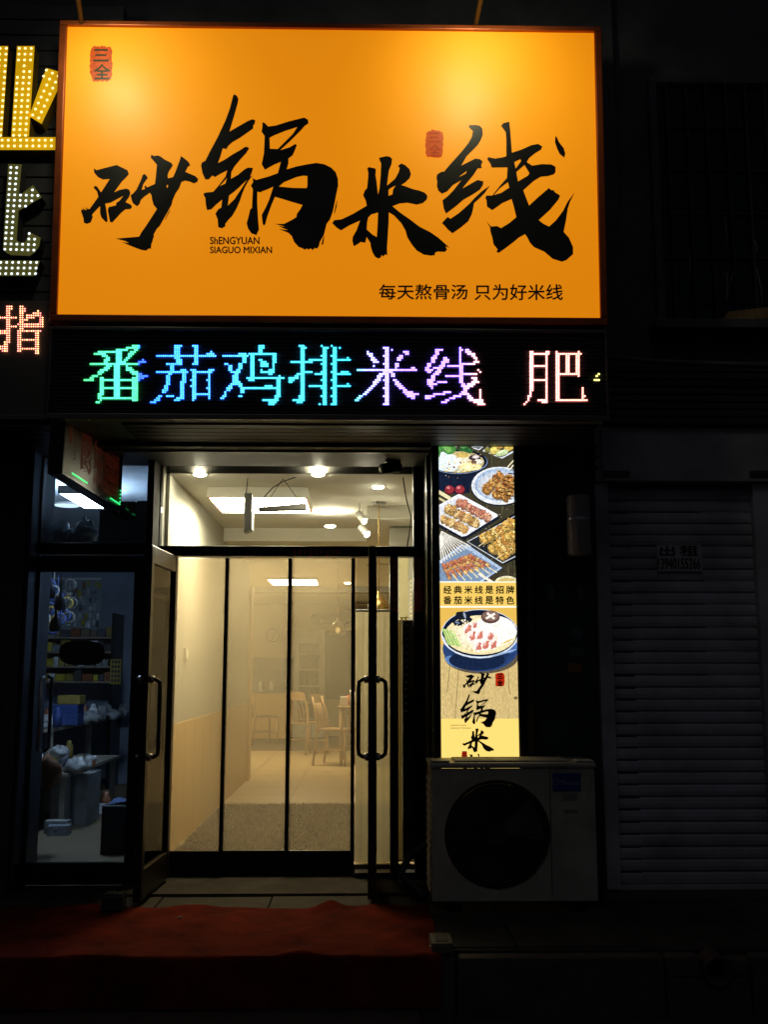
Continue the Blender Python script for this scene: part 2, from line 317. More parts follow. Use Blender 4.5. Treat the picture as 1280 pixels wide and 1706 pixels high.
XIAN = [[zc(720, 195, 5.12, [(315,70),(370,68),(410,75),(430,100),(435,150),(415,200),(390,240),(345,285),(295,335),(250,415),(310,385),(370,355),(410,360),(433,380),(420,410),(425,435),(390,440),(350,500),(300,560),(260,610),(340,565),(390,537),(440,550),(435,580),(410,620),(350,660),(270,705),(200,765),(120,825),(100,780),(90,710),(130,680),(180,630),(250,540),(180,580),(130,635),(85,655),(55,630),(42,590),(45,550),(38,520),(45,490),(75,470),(105,465),(150,410),(250,300),(310,225),(340,170),(350,120),(318,90)]),
         zc(720, 195, 5.12, [(230,510),(270,480),(298,460),(290,482),(252,502)])],
        [zc(720, 195, 5.12, [(85,905),(130,855),(150,860),(155,870),(230,820),(320,740),(365,690),(430,630),(495,585),(450,650),(400,700),(360,735),(350,790),(340,830),(310,890),(250,940),(175,993),(135,960),(110,930)])],
        [zc(720, 195, 5.12, [(590,75),(610,52),(660,40),(668,110),(682,305),(760,280),(850,240),(905,230),(942,250),(930,280),(880,310),(830,350),(810,385),(855,415),(940,402),(1020,405),(1055,425),(1055,470),(1040,490),(990,505),(930,510),(870,545),(780,625),(800,680),(830,755),(900,690),(1000,605),(1015,622),(1040,625),(1050,642),(1095,670),(1080,705),(1010,790),(950,845),(912,880),(950,910),(1000,935),(1060,880),(1120,800),(1160,720),(1218,645),(1180,720),(1160,780),(1145,880),(1125,980),(1170,1030),(1205,1110),(1205,1170),(1150,1220),(1110,1235),(1030,1210),(960,1150),(870,1110),(835,1070),(815,1030),(795,1000),(740,1030),(700,1065),(620,1125),(570,1160),(550,1150),(560,1130),(525,1085),(515,1030),(500,980),(495,940),(465,890),(505,935),(555,930),(590,948),(660,905),(720,855),(700,770),(680,700),(600,735),(545,775),(515,795),(470,765),(465,710),(455,690),(465,670),(515,670),(570,600),(640,520),(645,430),(510,432),(500,400),(472,360),(480,342),(540,355),(600,345),(635,335),(635,200),(630,130)]),
         zc(720, 195, 5.12, [(528,666),(580,608),(648,556),(660,603),(590,648)]),
         zc(720, 195, 5.12, [(703,385),(755,360),(762,375),(715,440)]),
         zc(720, 195, 5.12, [(720,470),(790,410),(832,480),(820,500),(735,550)])],
        [zc(720, 195, 5.12, [(1060,158),(1085,215),(1125,265),(1138,310),(1130,348),(1090,315),(1070,275),(1050,215),(1052,180)])]]
def seal_outline(cx, cy, w, h, seed):
    q = random.Random(seed); out = []
    for i in range(54):
        t = 2 * math.pi * i / 54; c, s_ = math.cos(t), math.sin(t)
        k = 1 / (abs(c) ** 4 + abs(s_) ** 4) ** .25 * q.uniform(.88, 1.0)
        out.append((cx + w / 2 * c * k * .96, cy + h / 2 * s_ * k * .96))
    return out

# ================================================================== SETTING: ground, platform
YD = .45                                    # plane of the restaurant doorway
STZ = -.27                                  # street level
YF = PZ(400, 1596, 0).y                     # front edge of the platform
tag(obj('street', MB().add([(-60, -60, STZ), (60, -60, STZ), (60, 4, STZ), (-60, 4, STZ)], [(0, 1, 2, 3)]), M['street']), kind='structure')
g = MB().box(-8, 8, YF + .06, 0.9, STZ - .05, -.03)
pf = tag(obj('platform', g, M['paving']), kind='structure')
# paving slabs of the platform, each a piece of its own
slab_cols = [M['paving'], mat('platform_stone_worn', (.052, .046, .037), .75, 0, .45, 4, .35, 30, spec=.2), mat('platform_stone_dark', (.038, .036, .032), .8, 0, .4, 6, .35, 30, spec=.2)]
xs = [-3.0 + .62 * i for i in range(11)]
for i in range(10):
    for j, (y0, y1) in enumerate(((-.62, .0), (-1.10, -.63), (YF + .11, -1.11))):
        bx('paving_slab', (xs[i] + .004, xs[i + 1] - .004, y0 + .004, y1 - .004, -.03, rnd.uniform(-.004, .002)), slab_cols[rnd.randrange(3)], pf, .003)
bx('threshold', (-1.42, .36, .01, YD + .12, -.03, .012), M['paving'], pf, .004)
bx('threshold', (-2.2, -1.44, .01, .4, -.03, .010), slab_cols[2], pf, .004)
# kerb stones on the platform's front edge
kx = [-3.2, -2.3, -1.4, -.5, .42, 1.37, 1.76, 2.6, 3.5]
for i in range(8):
    if i == 5: continue
    dy = rnd.uniform(-.01, .012)
    bx('kerb_stone', (kx[i] + .006, kx[i + 1] - .006, YF + dy, YF + .10, STZ - .02, rnd.uniform(-.012, -.004)), M['stone'], pf, .012)
bx('kerb_stone', (1.376, 1.755, YF + .01, YF + .10, STZ - .02, -.10), M['stone'], pf, .012)
bx('kerb_stone', (1.376, 1.53, YF + .005, YF + .10, -.098, -.008), M['stone'], pf, .012)
bx('kerb_stone', (1.665, 1.755, YF + .012, YF + .10, -.098, -.02), M['stone'], pf, .012)
# low step at the kerb's foot
tag(bx('step', (-3.5, .25, YF - .34, YF - .02, STZ - .04, STZ + .055), M['stone'], None, .012), kind='structure')
# drain pipe mouth in the kerb
dp = PZ(1003, 1608, -.06); dpx = 1.597
pp = MB().lathe((dpx, YF - .03, -.062), [(.062, 0), (.062, .28), (.05, .28), (.05, 0), (.062, 0)], 20, 'y')
tag(obj('drain_pipe', pp, M['rust'], smooth=True), 'short round drain pipe mouth set in the broken kerb', 'pipe')

# ================================================================== ORANGE LIGHTBOX SIGN
SB = P(548, 540, -.80); ST = P(548, 42, -.885)
n_s = Vector((0, (SB.y - ST.y), 0)); up_s = (ST - SB); up_s.x = 0; up_s.normalize(); n_s = Vector((0, -up_s.z, up_s.y))
def SQ(px, py, off=0.): return HIT(px, py, SB, n_s) + n_s * off
def on_sign(x, h, off):                      # local metres on the sign: x, height along the face, offset to the front
    return Vector((x, SB.y, SB.z)) + up_s * h + n_s * off
xl = (SQ(99, 45).x + SQ(84, 537).x) / 2; xr = (SQ(1002, 45).x + SQ(1012, 537).x) / 2; HS = (ST - SB).length
def sbox(x0, x1, h0, h1, o0, o1):
    m = MB(); vs = [on_sign(x, h, o) for o in (o1, o0) for (x, h) in ((x0, h0), (x1, h0), (x1, h1), (x0, h1))]
    return m.add(vs, [(0, 1, 2, 3), (7, 6, 5, 4), (1, 0, 4, 5), (2, 1, 5, 6), (3, 2, 6, 7), (0, 3, 7, 4)])
sign = thing('shop_sign', 'large orange lightbox sign with black brush characters above the doorway', 'sign', SB)
fw = .040
obj('sign_body', sbox(xl + .005, xr - .005, .005, HS - .005, -.16, -.02), M['signframe'], sign)
obj('face_panel', sbox(xl + fw, xr - fw, fw, HS - fw * .7, -.019, 0), M['orange'], sign)
for nm, b in (('frame_rail', (xl, xr, 0, fw, -.03, .022)), ('frame_rail', (xl, xr, HS - fw * .7, HS, -.03, .022)),
              ('frame_rail', (xl, xl + fw, fw, HS - fw * .7, -.03, .021)), ('frame_rail', (xr - fw, xr, fw, HS - fw * .7, -.03, .021))):
    obj(nm, sbox(*b), M['signframe'], sign, bevel=.006)
for g in (SHA, GUO, MI, XIAN):
    m = MB()
    for lp in g: poly_fill(lp, SQ, m, off=.0015)
    obj('brush_character', m, M['ink'], sign)
m = text_mb('ShENGYUAN', 350, 395, 432, 407, lambda x, y, o=0: SQ(x, y, .0015 + o), bold=.35)
obj('lettering', m, M['inkred'], sign)
m = text_mb('SIAGUO MIXIAN', 350, 411, 453, 422, lambda x, y, o=0: SQ(x, y, .0015 + o), bold=.35)
obj('lettering', m, M['inkred'], sign)
m = text_mb('每天熬骨汤', 632, 474, 779, 499, lambda x, y, o=0: SQ(x, y, .0015 + o), bold=.45)
text_mb('只为好米线', 791, 474, 938, 500, lambda x, y, o=0: SQ(x, y, .0015 + o), m, bold=.45)
obj('slogan', m, M['inkred'], sign)
for (cx, cyy, w, h, mt, ct) in ((168, 106, 42, 65, 'sealred', 'sealgreen'), (724, 240, 33, 51, 'seallight', 'sealred')):
    s_ = obj('seal', poly_fill([seal_outline(cx, cyy, w, h, int(cx))], SQ, off=.0012), M[mt], sign)
    m = text_mb('三', cx - w * .30, cyy - h * .36, cx + w * .30, cyy - h * .06, lambda x, y, o=0: SQ(x, y, .002 + o), bold=.5)
    text_mb('全', cx - w * .28, cyy + h * .02, cx + w * .36, cyy + h * .40, lambda x, y, o=0: SQ(x, y, .002 + o), m, bold=.5)
    obj('seal_character', m, M[ct], s_)
# arm lamps above the sign
M['lampglow'] = glow('floodlamp_lens', (1, .82, .5), 6)
def sign_lamp(ax, ay, lx, ly, tx, ty, label, e):
    foot = SQ(ax, ay, -.01); head = P(lx, ly, SB.y - .70); tgt = SQ(tx, ty)
    t = thing('arm_lamp', label, 'lamp', foot, 'arm lamps over the orange sign')
    mid = (foot + head) / 2 + Vector((0, .05, .05))
    obj('arm', MB().tube([foot + Vector((0, .06, -.03)), foot, mid, head], .014), mat('arm_lamp_paint', (.05, .03, .015), .6, .2), t, True)
    d = (tgt - head).normalized()
    hb = MB(); hb.cyl(head - d * .10, head - d * .03, .035, .055, 16); hb.cyl(head - d * .03, head + d * .02, .055, .075, 16, False)
    h = obj('lamp_head', hb, M['blackmetal'], t, True)
    obj('lens', MB().cyl(head - d * .004, head, .055, .055, 16), M['lampglow'], t)
    L = bpy.data.lights.new('arm_lamp_light', 'SPOT'); L.energy = e; L.spot_size = R_(130); L.spot_blend = 1.0; L.shadow_soft_size = .05; L.color = (1, .97, .58)
    lo = bpy.data.objects.new('bulb_light', L); COL.objects.link(lo); lo.parent = t; lo.location = head + d * .03 - foot
    lo.rotation_euler = d.to_track_quat('-Z', 'Y').to_euler()
sign_lamp(135, 40, 112, -42, 205, 158, 'arm lamp over the sign corner with the larger red seal', 14.5)
sign_lamp(793, 42, 815, -42, 800, 135, 'arm lamp above the smaller seal and last brush character of the sign', 16)

# ================================================================== LED SCROLLING DISPLAY
YL = -.80
lx0, lx1, lz0, lz1 = rect(84, 553, 1010, 691, YL)
led = thing('led_display', 'long black scrolling led display with colourful characters under the orange sign', 'led display', (lx0, YL, lz0))
bx('housing', (lx0, lx1, YL + .0125, YL + .14, lz0 - .012, lz1), M['ledboard'], led)
fr = [(lx0 - .012, lx1 + .012, YL - .012, YL + .012, lz0 - .03, lz0), (lx0 - .012, lx1 + .012, YL - .012, YL + .15, lz1, lz1 + .02)]
for b in fr: bx('frame_rail', b, M['ledframe'], led, .004)
for b in ((lx0 - .012, lx0, YL - .011, YL + .149, lz0, lz1), (lx1, lx1 + .012, YL - .011, YL + .149, lz0, lz1)): bx('frame_end', b, M['ledboard'], led, .003)
lv = MB(); z = lz0 + .012
while z < lz1 - .01:
    lv.add([(lx0 + .004, YL + .0118, z), (lx1 - .004, YL + .0118, z), (lx1 - .004, YL + .002, z - .0015), (lx0 + .004, YL + .002, z - .0015), (lx0 + .004, YL + .0118, z - .0025), (lx1 - .004, YL + .0118, z - .0025)], [(0, 1, 2, 3), (3, 2, 5, 4)]); z += .0207
o = obj('visor_louvres', lv, M['ledboard'], led); o['kind'] = 'stuff'
LEDM = attr_glow('led_glow', 1.0)
def raster(strokes, ox, oy, s, pitch):
    cells = {}
    for st in strokes:
        if len(st) == 2: st = (st[0], st[1], st[0], st[1], 1)
        x0, y0, x1, y1, w = st
        x0, x1 = ox + x0 / s, ox + x1 / s; y0, y1 = oy + y0 / s, oy + y1 / s
        ln = math.hypot(x1 - x0, y1 - y0); n = max(1, int(ln / (pitch * .5)))
        wd = max(1, round(w)); horiz = abs(x1 - x0) > abs(y1 - y0) * 1.2
        for k in range(n + 1):
            x = x0 + (x1 - x0) * k / n; y = y0 + (y1 - y0) * k / n
            for d in range(wd):
                e = d - (wd - 1) / 2
                i = x / pitch + (0 if horiz else e); j = y / pitch + (e if horiz else 0)
                cells[(math.floor(i + .5), math.floor(j + .5))] = 1
    return [(i * pitch, j * pitch) for i, j in cells]
def led_dots(cells, Y, size, colf, mb):
    q = random.Random(3)
    for (x, y) in cells:
        c = P(x, y, Y); r = size / 2; k = q.uniform(.8, 1.15)
        col = colf(x, y); k *= 2.5; col = (col[0] * k, col[1] * k, col[2] * k, 1)
        vs = [c + Vector((r * math.cos(a), 0, r * math.sin(a))) for a in [math.pi / 3 * i for i in range(6)]] + [c + Vector((0, -r * .8, 0))]
        mb.add(vs, [(i, (i + 1) % 6, 6) for i in range(6)], col)
GLY = [
 ('fan', 135, 565, 5.565, [(125,128,155,128,1),(165,110,330,110,1),(325,93,430,93,1),(420,75,530,75,1),(485,57,530,57,1),(490,93,510,93,1),(345,95,345,235,3),(338,240,330,545,3),(190,130,260,185,2),(240,185,225,210,2),(480,110,440,170,2),(435,170,400,210,2),(80,225,520,225,1),(275,240,165,320,2),(150,335,95,355,1),(30,372,105,372,1),(420,265,520,325,2),(185,355,180,545,2),(498,355,490,570,3),(190,375,520,375,1),(205,450,480,450,1),(165,547,510,547,1),(145,583,170,583,1),(190,565)]),
 ('fan2', 135, 565, 5.565, [(530,210,600,210,1),(578,190),(535,228),(525,342,615,342,1),(530,325,555,325,1),(530,360,570,360,1),(530,380)]),
 ('qie', 135, 565, 5.565, [(710,156,1250,156,1),(870,62,920,62,1),(895,65,900,230,3),(1045,62,1075,62,1),(1075,80,1075,230,2),(1165,140,1220,140,1),(1205,122),(1040,230,1060,230,1),(805,230,900,230,1),(835,235,840,310,2),(705,305,990,305,1),(815,330,805,420,2),(795,440,770,490,2),(735,520,700,570,2),(655,590,680,590,1),(925,290,970,290,1),(955,300,955,400,2),(930,400,930,550,2),(880,555,930,555,1),(875,573,900,573,1),(795,533,845,533,1),(1045,290,1045,555,2),(1020,290,1050,290,1),(1060,308,1210,308,1),(1180,290,1220,290,1),(1195,310,1190,555,1),(1060,517,1190,517,1),(1030,573),(1015,440),(1015,370),(1170,370),(1170,450)]),
 ('ji', 365, 565, 5.565, [(35,159,260,159,1),(190,142,240,142,1),(228,160,225,220,2),(205,225,200,270,2),(180,290,150,330,2),(150,340,150,380,3),(135,400,130,420,2),(110,440,85,470,2),(65,500,25,555,1),(45,520),(55,233,75,233,1),(95,255,115,300,2),(185,390,190,440,2),(210,450,215,500,2),(185,520,215,520,1),(370,65,420,65,1),(395,75,375,120,2),(285,143,530,143,1),(310,150,308,380,2),(522,145,515,220,2),(500,225,505,290,1),(390,195,410,240,2),(415,215,445,245,2),(385,293,440,312,1),(460,300,500,300,2),(470,330,490,330,1),(265,368,590,368,1),(280,388,310,388,1),(560,345,560,360,1),(550,370,550,520,2),(525,520,540,560,2),(475,578,530,570,2),(475,600,500,600,1),(415,558,480,558,1),(245,462,530,462,1),(435,442,490,442,1)]),
 ('pai', 365, 565, 5.565, [(755,70,790,70,1),(775,70,775,560,2),(800,90),(675,203,865,203,1),(835,185),(790,315,860,297,1),(735,330,760,330,1),(655,375,730,350,2),(655,390,670,390,1),(690,560,760,560,1),(735,570,760,580,2),(750,530,770,560,2),(983,75,983,600,2),(950,70),(945,150),(945,225),(950,300),(945,375),(945,450),(945,525),(940,600),(1015,90),(1080,75,1080,600,2),(1045,70),(1045,150),(1045,225),(1045,300),(1045,375),(1045,450),(1045,525),(1040,600),(1112,90),(865,185,960,185,1),(890,317,960,317,1),(845,430,950,430,1),(1100,187,1215,187,1),(1185,165),(1110,317,1210,317,1),(1145,298,1195,298,1),(1095,432,1215,432,1),(1185,412)]),
 ('mi', 590, 565, 5.565, [(312,75,312,605,2),(280,75),(280,150),(280,225),(280,375),(280,450),(280,525),(280,605),(347,95),(40,281,580,281,1),(530,265,565,265,1),(125,130,160,150,2),(165,160,205,215,2),(185,240),(470,110,490,130,2),(445,150,415,200,2),(400,235,380,250,2),(285,300,250,340,2),(240,350,190,420,2),(175,435,140,470,2),(120,495,80,520,1),(50,530,25,570,1),(350,310,365,350,2),(375,370,420,430,2),(430,440,480,480,2),(490,500,550,520,3),(550,510,600,510,1),(535,550)]),
 ('xian', 590, 565, 5.565, [(765,100,810,100,1),(780,110,770,140,2),(750,160,730,210,2),(705,235,690,245,2),(670,270,690,300,2),(690,285,730,285,1),(740,265,790,265,1),(850,170,860,210,2),(830,220,810,260,2),(790,290,760,330,2),(740,350,720,380,2),(690,405,730,430,3),(740,415,770,415,1),(780,398,850,398,1),(665,535,715,545,2),(720,530,750,525,1),(750,512,830,512,1),(840,492,890,492,1),(982,75,985,240,1),(995,230,990,380,2),(1000,400,1030,450,2),(1003,98),(865,245,980,245,1),(1010,228,1120,228,1),(860,340,980,340,1),(1030,323,1140,323,1),(1045,100,1110,150,2),(1120,170,1135,190,1),(1120,210,1160,210,1),(1150,290,1180,305,1),(1115,360,1140,400,2),(1110,410,1060,440,2),(1040,470,1000,510,2),(980,520,900,550,1),(880,568,820,588,1),(1030,490,1070,530,2),(1070,540,1110,575,2),(1110,580,1190,580,2),(1180,470,1180,570,1),(1150,605,1205,605,1)]),
 ('fei', 860, 565, 8.0, [(215,165,215,690,2),(205,700,205,770,1),(180,765,180,820,1),(150,850),(120,878),(250,198,430,198,1),(400,170,430,170,1),(402,200,405,850,1),(250,358,400,358,1),(255,548,400,548,1),(290,822,410,822,1),(345,850,410,850,1),(535,170),(550,200,562,820,2),(560,203,870,203,1),(845,170),(690,205,690,470,2),(835,205,835,470,2),(825,500),(590,468,850,468,1),(545,825,930,825,1),(882,660,882,800,1),(910,770),(940,800)]),
 ('dots', 860, 565, 8.0, [(1100,475),(1072,502),(1045,557,1110,557,1)]),
]
def hue(stops):
    def f(x, y):
        for (xa, ca), (xb, cb) in zip(stops, stops[1:]):
            if x <= xb: t = max(0, min(1, (x - xa) / (xb - xa))); return tuple(a + (b - a) * t for a, b in zip(ca, cb))
        return stops[-1][1]
    return f
rainbow = hue([(130, (.10, 1.5, .22)), (195, (.10, 1.6, .62)), (228, (.10, 1.5, .4)), (232, (.05, .22, 2.6)), (280, (.07, .5, 2.8)), (340, (.09, .55, 2.8)), (385, (.09, .55, 2.8)), (425, (.08, 1.1, 1.9)), (530, (.08, 1.2, 1.9)), (590, (.06, 1.2, 1.9)), (612, (.6, .62, 2.9)), (680, (.72, .40, 3.0)), (770, (.72, .40, 3.0)), (795, (2.2, .7, .75)), (990, (2.4, .62, .42))])
for nm, ox, oy, s, st in GLY:
    m = MB()
    cf = rainbow if nm != 'dots' else (lambda x, y: (1.5, 1.45, .3))
    if nm == 'fan2': cf = lambda x, y: (.06, .2, 2.8)
    led_dots(raster(st, ox, oy, s, 3.35), YL + .004, .0112, cf, m)
    o = obj('led_character', m, LEDM, led, attr=True); o['kind'] = 'stuff'

# ================================================================== SOFFIT AND BUILDING SHELL
ZS = lz0 - .02                                # underside of the sign structure
bld = thing('shop_building', 'dark shop building front with slatted porch soffit behind the signs', 'building', (0, .5, 0))
# upper front wall
bx('wall', (-6, 1.62, .02, .4, ZS + .25, 6.2), M['darkwall'], bld)
bx('wall', (1.62, 6, .12, .42, 3.0, 6.2), M['darkwall'], bld)
bx('wall', (-6, 6, .02, .4, 6.2, 9), M['darkwall'], bld)
rx0_ = P(716, 760, -.06).x
# soffit slats above the doorway
sx0, sx1 = P(200, 700, -.66).x, lx1 - .02
ys = -.64
for k in range(5):
    sm = MB().box(sx0, sx1, ys, ys + .080, ZS, ZS + .012); sm.box(sx0, sx1, ys + .080, ys + .090, ZS + .008, ZS + .012)
    obj('soffit_slat', sm, M['soffit'], bld, bevel=.003); ys += .090
bx('soffit_back', (lx0, lx1, -.65, .019, ZS + .013, ZS + .03), M['panelwall'], bld)
bx('fascia', (lx0 + .02, lx1, -.655, -.63, ZS + .02, lz1 + 1.9), M['panelwall'], bld)
bx('soffit_beam', (lx0 + .05, rx0_, ys + .002, .40, ZS - .022, ZS + .012), M['panelwall'], bld, .004)
bx('beam_lip', (lx0 + .05, rx0_, ys + .09, ys + .11, ZS - .035, ZS - .0225), M['ledframe'], bld, .003)
# header over restaurant doorway
hx0, hx1, hz0, hz1 = rect(250, 722, 716, 772, YD)
bx('door_header', (hx0, hx1 + .02, YD - .05, YD + .10, hz0 + .005, ZS + .3), M['bronze'], bld, .004)
vx0, vx1, vz0, vz1 = rect(467, 758, 567, 771, YD - .06)
bx('header_plate', (vx0, vx1, YD - .065, YD - .051, vz0 + .01, vz1 + .01), M['blackmetal'], bld, .003)
# partition pier between the two shops
px0 = P(241, 1180, .2).x; 
bx('party_wall', (-1.395, -1.318, .50, 5.4, -.02, ZS + .3), M['cream'], bld)
# pier right of the doorway, behind lightbox
rx0 = P(713, 1000, .3).x
bx('pier', (rx0, 1.62, .05, YD + .14, -.03, ZS + .3), M['panelwall'], bld)
bx('door_reveal', (rx0 - .018, rx0, .05, YD + .2, -.03, ZS + .3), M['blackmetal'], bld)
bx('pier', (-6, P(52, 1100, .2).x, .06, .5, -.03, ZS + .3), M['panelwall'], bld)
bx('pier_trim', (P(8, 1100, .02).x, P(30, 1100, .02).x, .03, .06, -.03, ZS + .2), mat('pier_trim_metal', (.045, .043, .05), .5, .3), bld, .003)
bx('left_header', (-6, hx0 - .002, .22, .44, P(150, 762, .2).z, ZS + .3), M['bronze'], bld)
# green board bay and guides right of lightbox
bx('board_bay', (P(893, 1000, .03).x, P(992, 1000, .03).x, .03, .05, -.03, ZS + .2), M['greenwall'], bld)
bx('pier_cladding', (P(868, 1000, .04).x, P(893, 1000, .03).x - .002, .028, .05, -.03, ZS + .2), M['rust'], bld)

# ================================================================== NEIGHBOUR SIGN ON THE LEFT (LETTERS WITH BULBS)
YN = -.50
nb = thing('cladding_board', 'dark horizontal plank cladding behind the bulb letters', 'cladding', (-2.6, YN, 2.8))
zz = P(60, 600, YN).z
k = 0
while zz < 5.2:
    bx('plank', (-4.2, xl + .25, YN, YN + .02 + .004 * (k % 2), zz + .004, zz + .096), M['panelwall'], nb, .004); zz += .10; k += 1
bx('backing', (-4.2, xl + .25, YN + .026, YN + .05, P(60, 600, YN).z, 5.2), M['blackmetal'], nb)
M['chy'] = mat('yellow_letter_face', lin(235, 190, 20), .4, 0, .06, emit=lin(240, 180, 8), estr=.55)
M['chw'] = mat('olive_letter_face', lin(120, 118, 60), .45, 0, .1, emit=lin(120, 118, 55), estr=.22)
M['chsidey'] = mat('yellow_letter_side', (.30, .19, .02), .5, 0, .2)
M['chsidew'] = mat('dark_letter_side', (.05, .05, .055), .5, 0, .2)
M['bulby'] = glow('warm_bulb', (1.9, 1.55, .75), 1.0)
M['bulbw'] = glow('cool_bulb', (1.5, 1.65, 1.75), 1.0)
def prism(loop, Y, d, mb):
    n = len(loop); fr_ = [P(x, y, Y) for x, y in loop]; bk = [p + Vector((0, d, 0)) for p in fr_]
    from mathutils.geometry import tessellate_polygon
    tri = tessellate_polygon([[Vector((x, -y, 0)) for x, y in loop]])
    mb.add(fr_, [tuple(t) for t in tri]); return fr_, bk
def inside(x, y, loop):
    c = False
    for (x0, y0), (x1, y1) in zip(loop, loop[1:] + loop[:1]):
        if (y0 > y) != (y1 > y) and x < (x1 - x0) * (y - y0) / (y1 - y0) + x0: c = not c
    return c
def channel_letter(name, label, strokes, face, side, bulb, depth=.085, offs=()):
    allp = [p for s_, _ in strokes for p in s_]
    b = P(min(p[0] for p in allp), max(p[1] for p in allp), YN - depth)
    t = thing(name, label, 'sign letter', b, 'bulb letters on the plank cladding')
    bm_ = MB()
    for loop, rows in strokes:
        m = MB(); fr_, bk = prism(loop, YN - depth, depth, m)
        st = obj('stroke', m, M[face], t)
        sd = MB(); n = len(loop); sd.add(fr_ + bk, [(i, (i + 1) % n, n + (i + 1) % n, n + i) for i in range(n)])
        obj('stroke_side', sd, M[side], st)
        for (x, y) in rows:
            if inside(x, y, loop):
                c = P(x, y, YN - depth - .001)
                bm_.add([c + Vector((.008 * math.cos(a), 0, .008 * math.sin(a))) for a in [math.pi / 3 * i for i in range(6)]] + [c + Vector((0, -.010, 0))], [(i, (i + 1) % 6, 6) for i in range(6)])
    o = obj('bulbs', bm_, M[bulb], t); o['kind'] = 'stuff'
def lattice(ax, ay, ux, uy, vx, vy, nu, nv, skip=()):
    return [(ax + ux * i + vx * j, ay + uy * i + vy * j) for i in range(nu) for j in range(nv) if (i, j) not in skip]
Z3 = lambda pts: zc(0, 40, 3.4118, pts)
yv2 = Z3([(95, 125), (195, 125), (163, 640), (62, 640)])
yv1 = Z3([(-60, 125), (45, 125), (10, 640), (-95, 640)])
ydot = Z3([(262, 250), (348, 275), (348, 330), (235, 568), (163, 525)])
ybar = Z3([(-160, 643), (322, 643), (320, 716), (-160, 716)])
zl = lambda *a: [(p[0] / 3.4118, 40 + p[1] / 3.4118) for p in lattice(*a)]
channel_letter('bulb_letter', 'big yellow sign letter studded with warm bulbs beside the orange sign',
    [(yv1, zl(-38, 138, 36, 0, -2.2, 33, 3, 16)), (yv2, zl(108, 138, 34, 0, -2.2, 33, 3, 16, ((0, 3), (2, 3), (0, 4)))),
     (ydot, zl(262, 262, 34, 17, -16, 34, 4, 9)), (ybar, zl(-130, 660, 35, 0, 0, 33, 13, 2))], 'chy', 'chsidey', 'bulby')
wv = Z3([(45, 795), (122, 798), (104, 978), (186, 915), (236, 985), (104, 1062), (93, 1228), (115, 1243), (142, 1238), (154, 1215), (160, 1180), (230, 1215), (222, 1262), (198, 1296), (168, 1318), (62, 1314), (30, 1298), (15, 1270)])
wb = Z3([(-120, 1340), (226, 1345), (196, 1432), (-120, 1432)])
channel_letter('bulb_letter', 'olive sign letter with cool white bulbs under the yellow letter',
    [(wv, zl(60, 815, 33, 1, -2.3, 31, 6, 16)), (wb, zl(-100, 1355, 34, 0, -3, 32, 10, 3))], 'chw', 'chsidew', 'bulbw')

# left LED panel
YQ = -.62
qx0, qx1, qz0, qz1 = rect(-260, 500, 80, 690, YQ)
l2 = thing('led_display', 'black led panel with red lit character left of the long display', 'led display', (qx1, YQ, qz0))
bx('housing', (qx0, qx1, YQ + .006, YQ + .11, qz0, qz1), M['ledboard'], l2, .004)
bx('frame_rail', (qx0, qx1 + .01, YQ - .004, YQ + .12, qz0 - .03, qz0), M['ledframe'], l2, .004)
ZHI = [(65,95,60,270,2),(60,100,90,110,2),(-60,187,120,187,1),(60,270,45,440,2),(-30,300,30,285,2),(75,255,130,240,1),(-20,410,40,425,2),(165,100,155,270,2),(165,110,190,120,2),(170,190,200,190,1),(200,180,300,150,2),(290,130,320,175,1),(315,180,310,250,2),(165,248,310,245,2),(150,290,150,440,2),(165,288,310,290,1),(290,295,280,445,2),(165,350,290,350,1),(170,412,270,412,1)]
m = MB(); led_dots(raster(ZHI, 0, 490, 4.611, 3.7), YQ, .0092, lambda x, y: (2.0, .62 + .25 * math.sin(y * 1.7 + x), .34), m)
o = obj('led_character', m, LEDM, l2, attr=True); o['kind'] = 'stuff'
# soffit of the neighbour
for k in range(8):
    bx('soffit_slat', (-4, lx0 + .02, -.58 + .1 * k, -.49 + .1 * k, qz0 - .06, qz0 - .045), mat('neighbour_soffit', (.17, .12, .14), .35, .3), bld, .003)

# ================================================================== PROJECTING LED BOX SIGN
bz0 = P(100, 790, -.62).z
ps = thing('projecting_sign', 'projecting led box sign with dim red characters hanging under the display', 'sign', (P(90, 790, -.62).x, -.3, bz0))
A = P(100, 790, -.64); Bp = P(198, 851, .19); A.z = bz0; SAG = bz0 - Bp.z
dirn = Vector((Bp.x - A.x, Bp.y - A.y, 0)); Ln = dirn.length; dirn.normalize(); nrm = Vector((dirn.y, -dirn.x, 0))
HB = .44
def BQ(u, h, o=0.): return A + dirn * (u * Ln) + Vector((0, 0, h - SAG * u)) + nrm * o
def bbox_(u0, u1, h0, h1, o0, o1):
    m = MB(); vs = [BQ(u, h, o) for o in (o1, o0) for (u, h) in ((u0, h0), (u1, h0), (u1, h1), (u0, h1))]
    return m.add(vs, [(0, 1, 2, 3), (7, 6, 5, 4), (1, 0, 4, 5), (2, 1, 5, 6), (3, 2, 6, 7), (0, 3, 7, 4)])
obj('housing', bbox_(0, 1, 0, HB, -.075, -.003), M['blackmetal'], ps, bevel=.004)
M['boxface'] = mat('tan_sign_face', (.24, .195, .12), .42, 0, .15, spec=.4)
obj('face_panel', bbox_(.02, .985, .02, HB - .02, -.003, 0), M['boxface'], ps)
for b in ((0, 1, 0, .018), (0, 1, HB - .018, HB), (0, .018, .018, HB - .018), (.985, 1, .018, HB - .018)):
    obj('frame_rail', bbox_(b[0], b[1], b[2], b[3], -.003, .012), M['blackmetal'], ps)
M['dimled'] = mat('dim_red_led', (.28, .05, .02), .45, 0, .2, emit=(1, .16, .06), estr=.03)  # emission gives these red leds a faint glow of their own
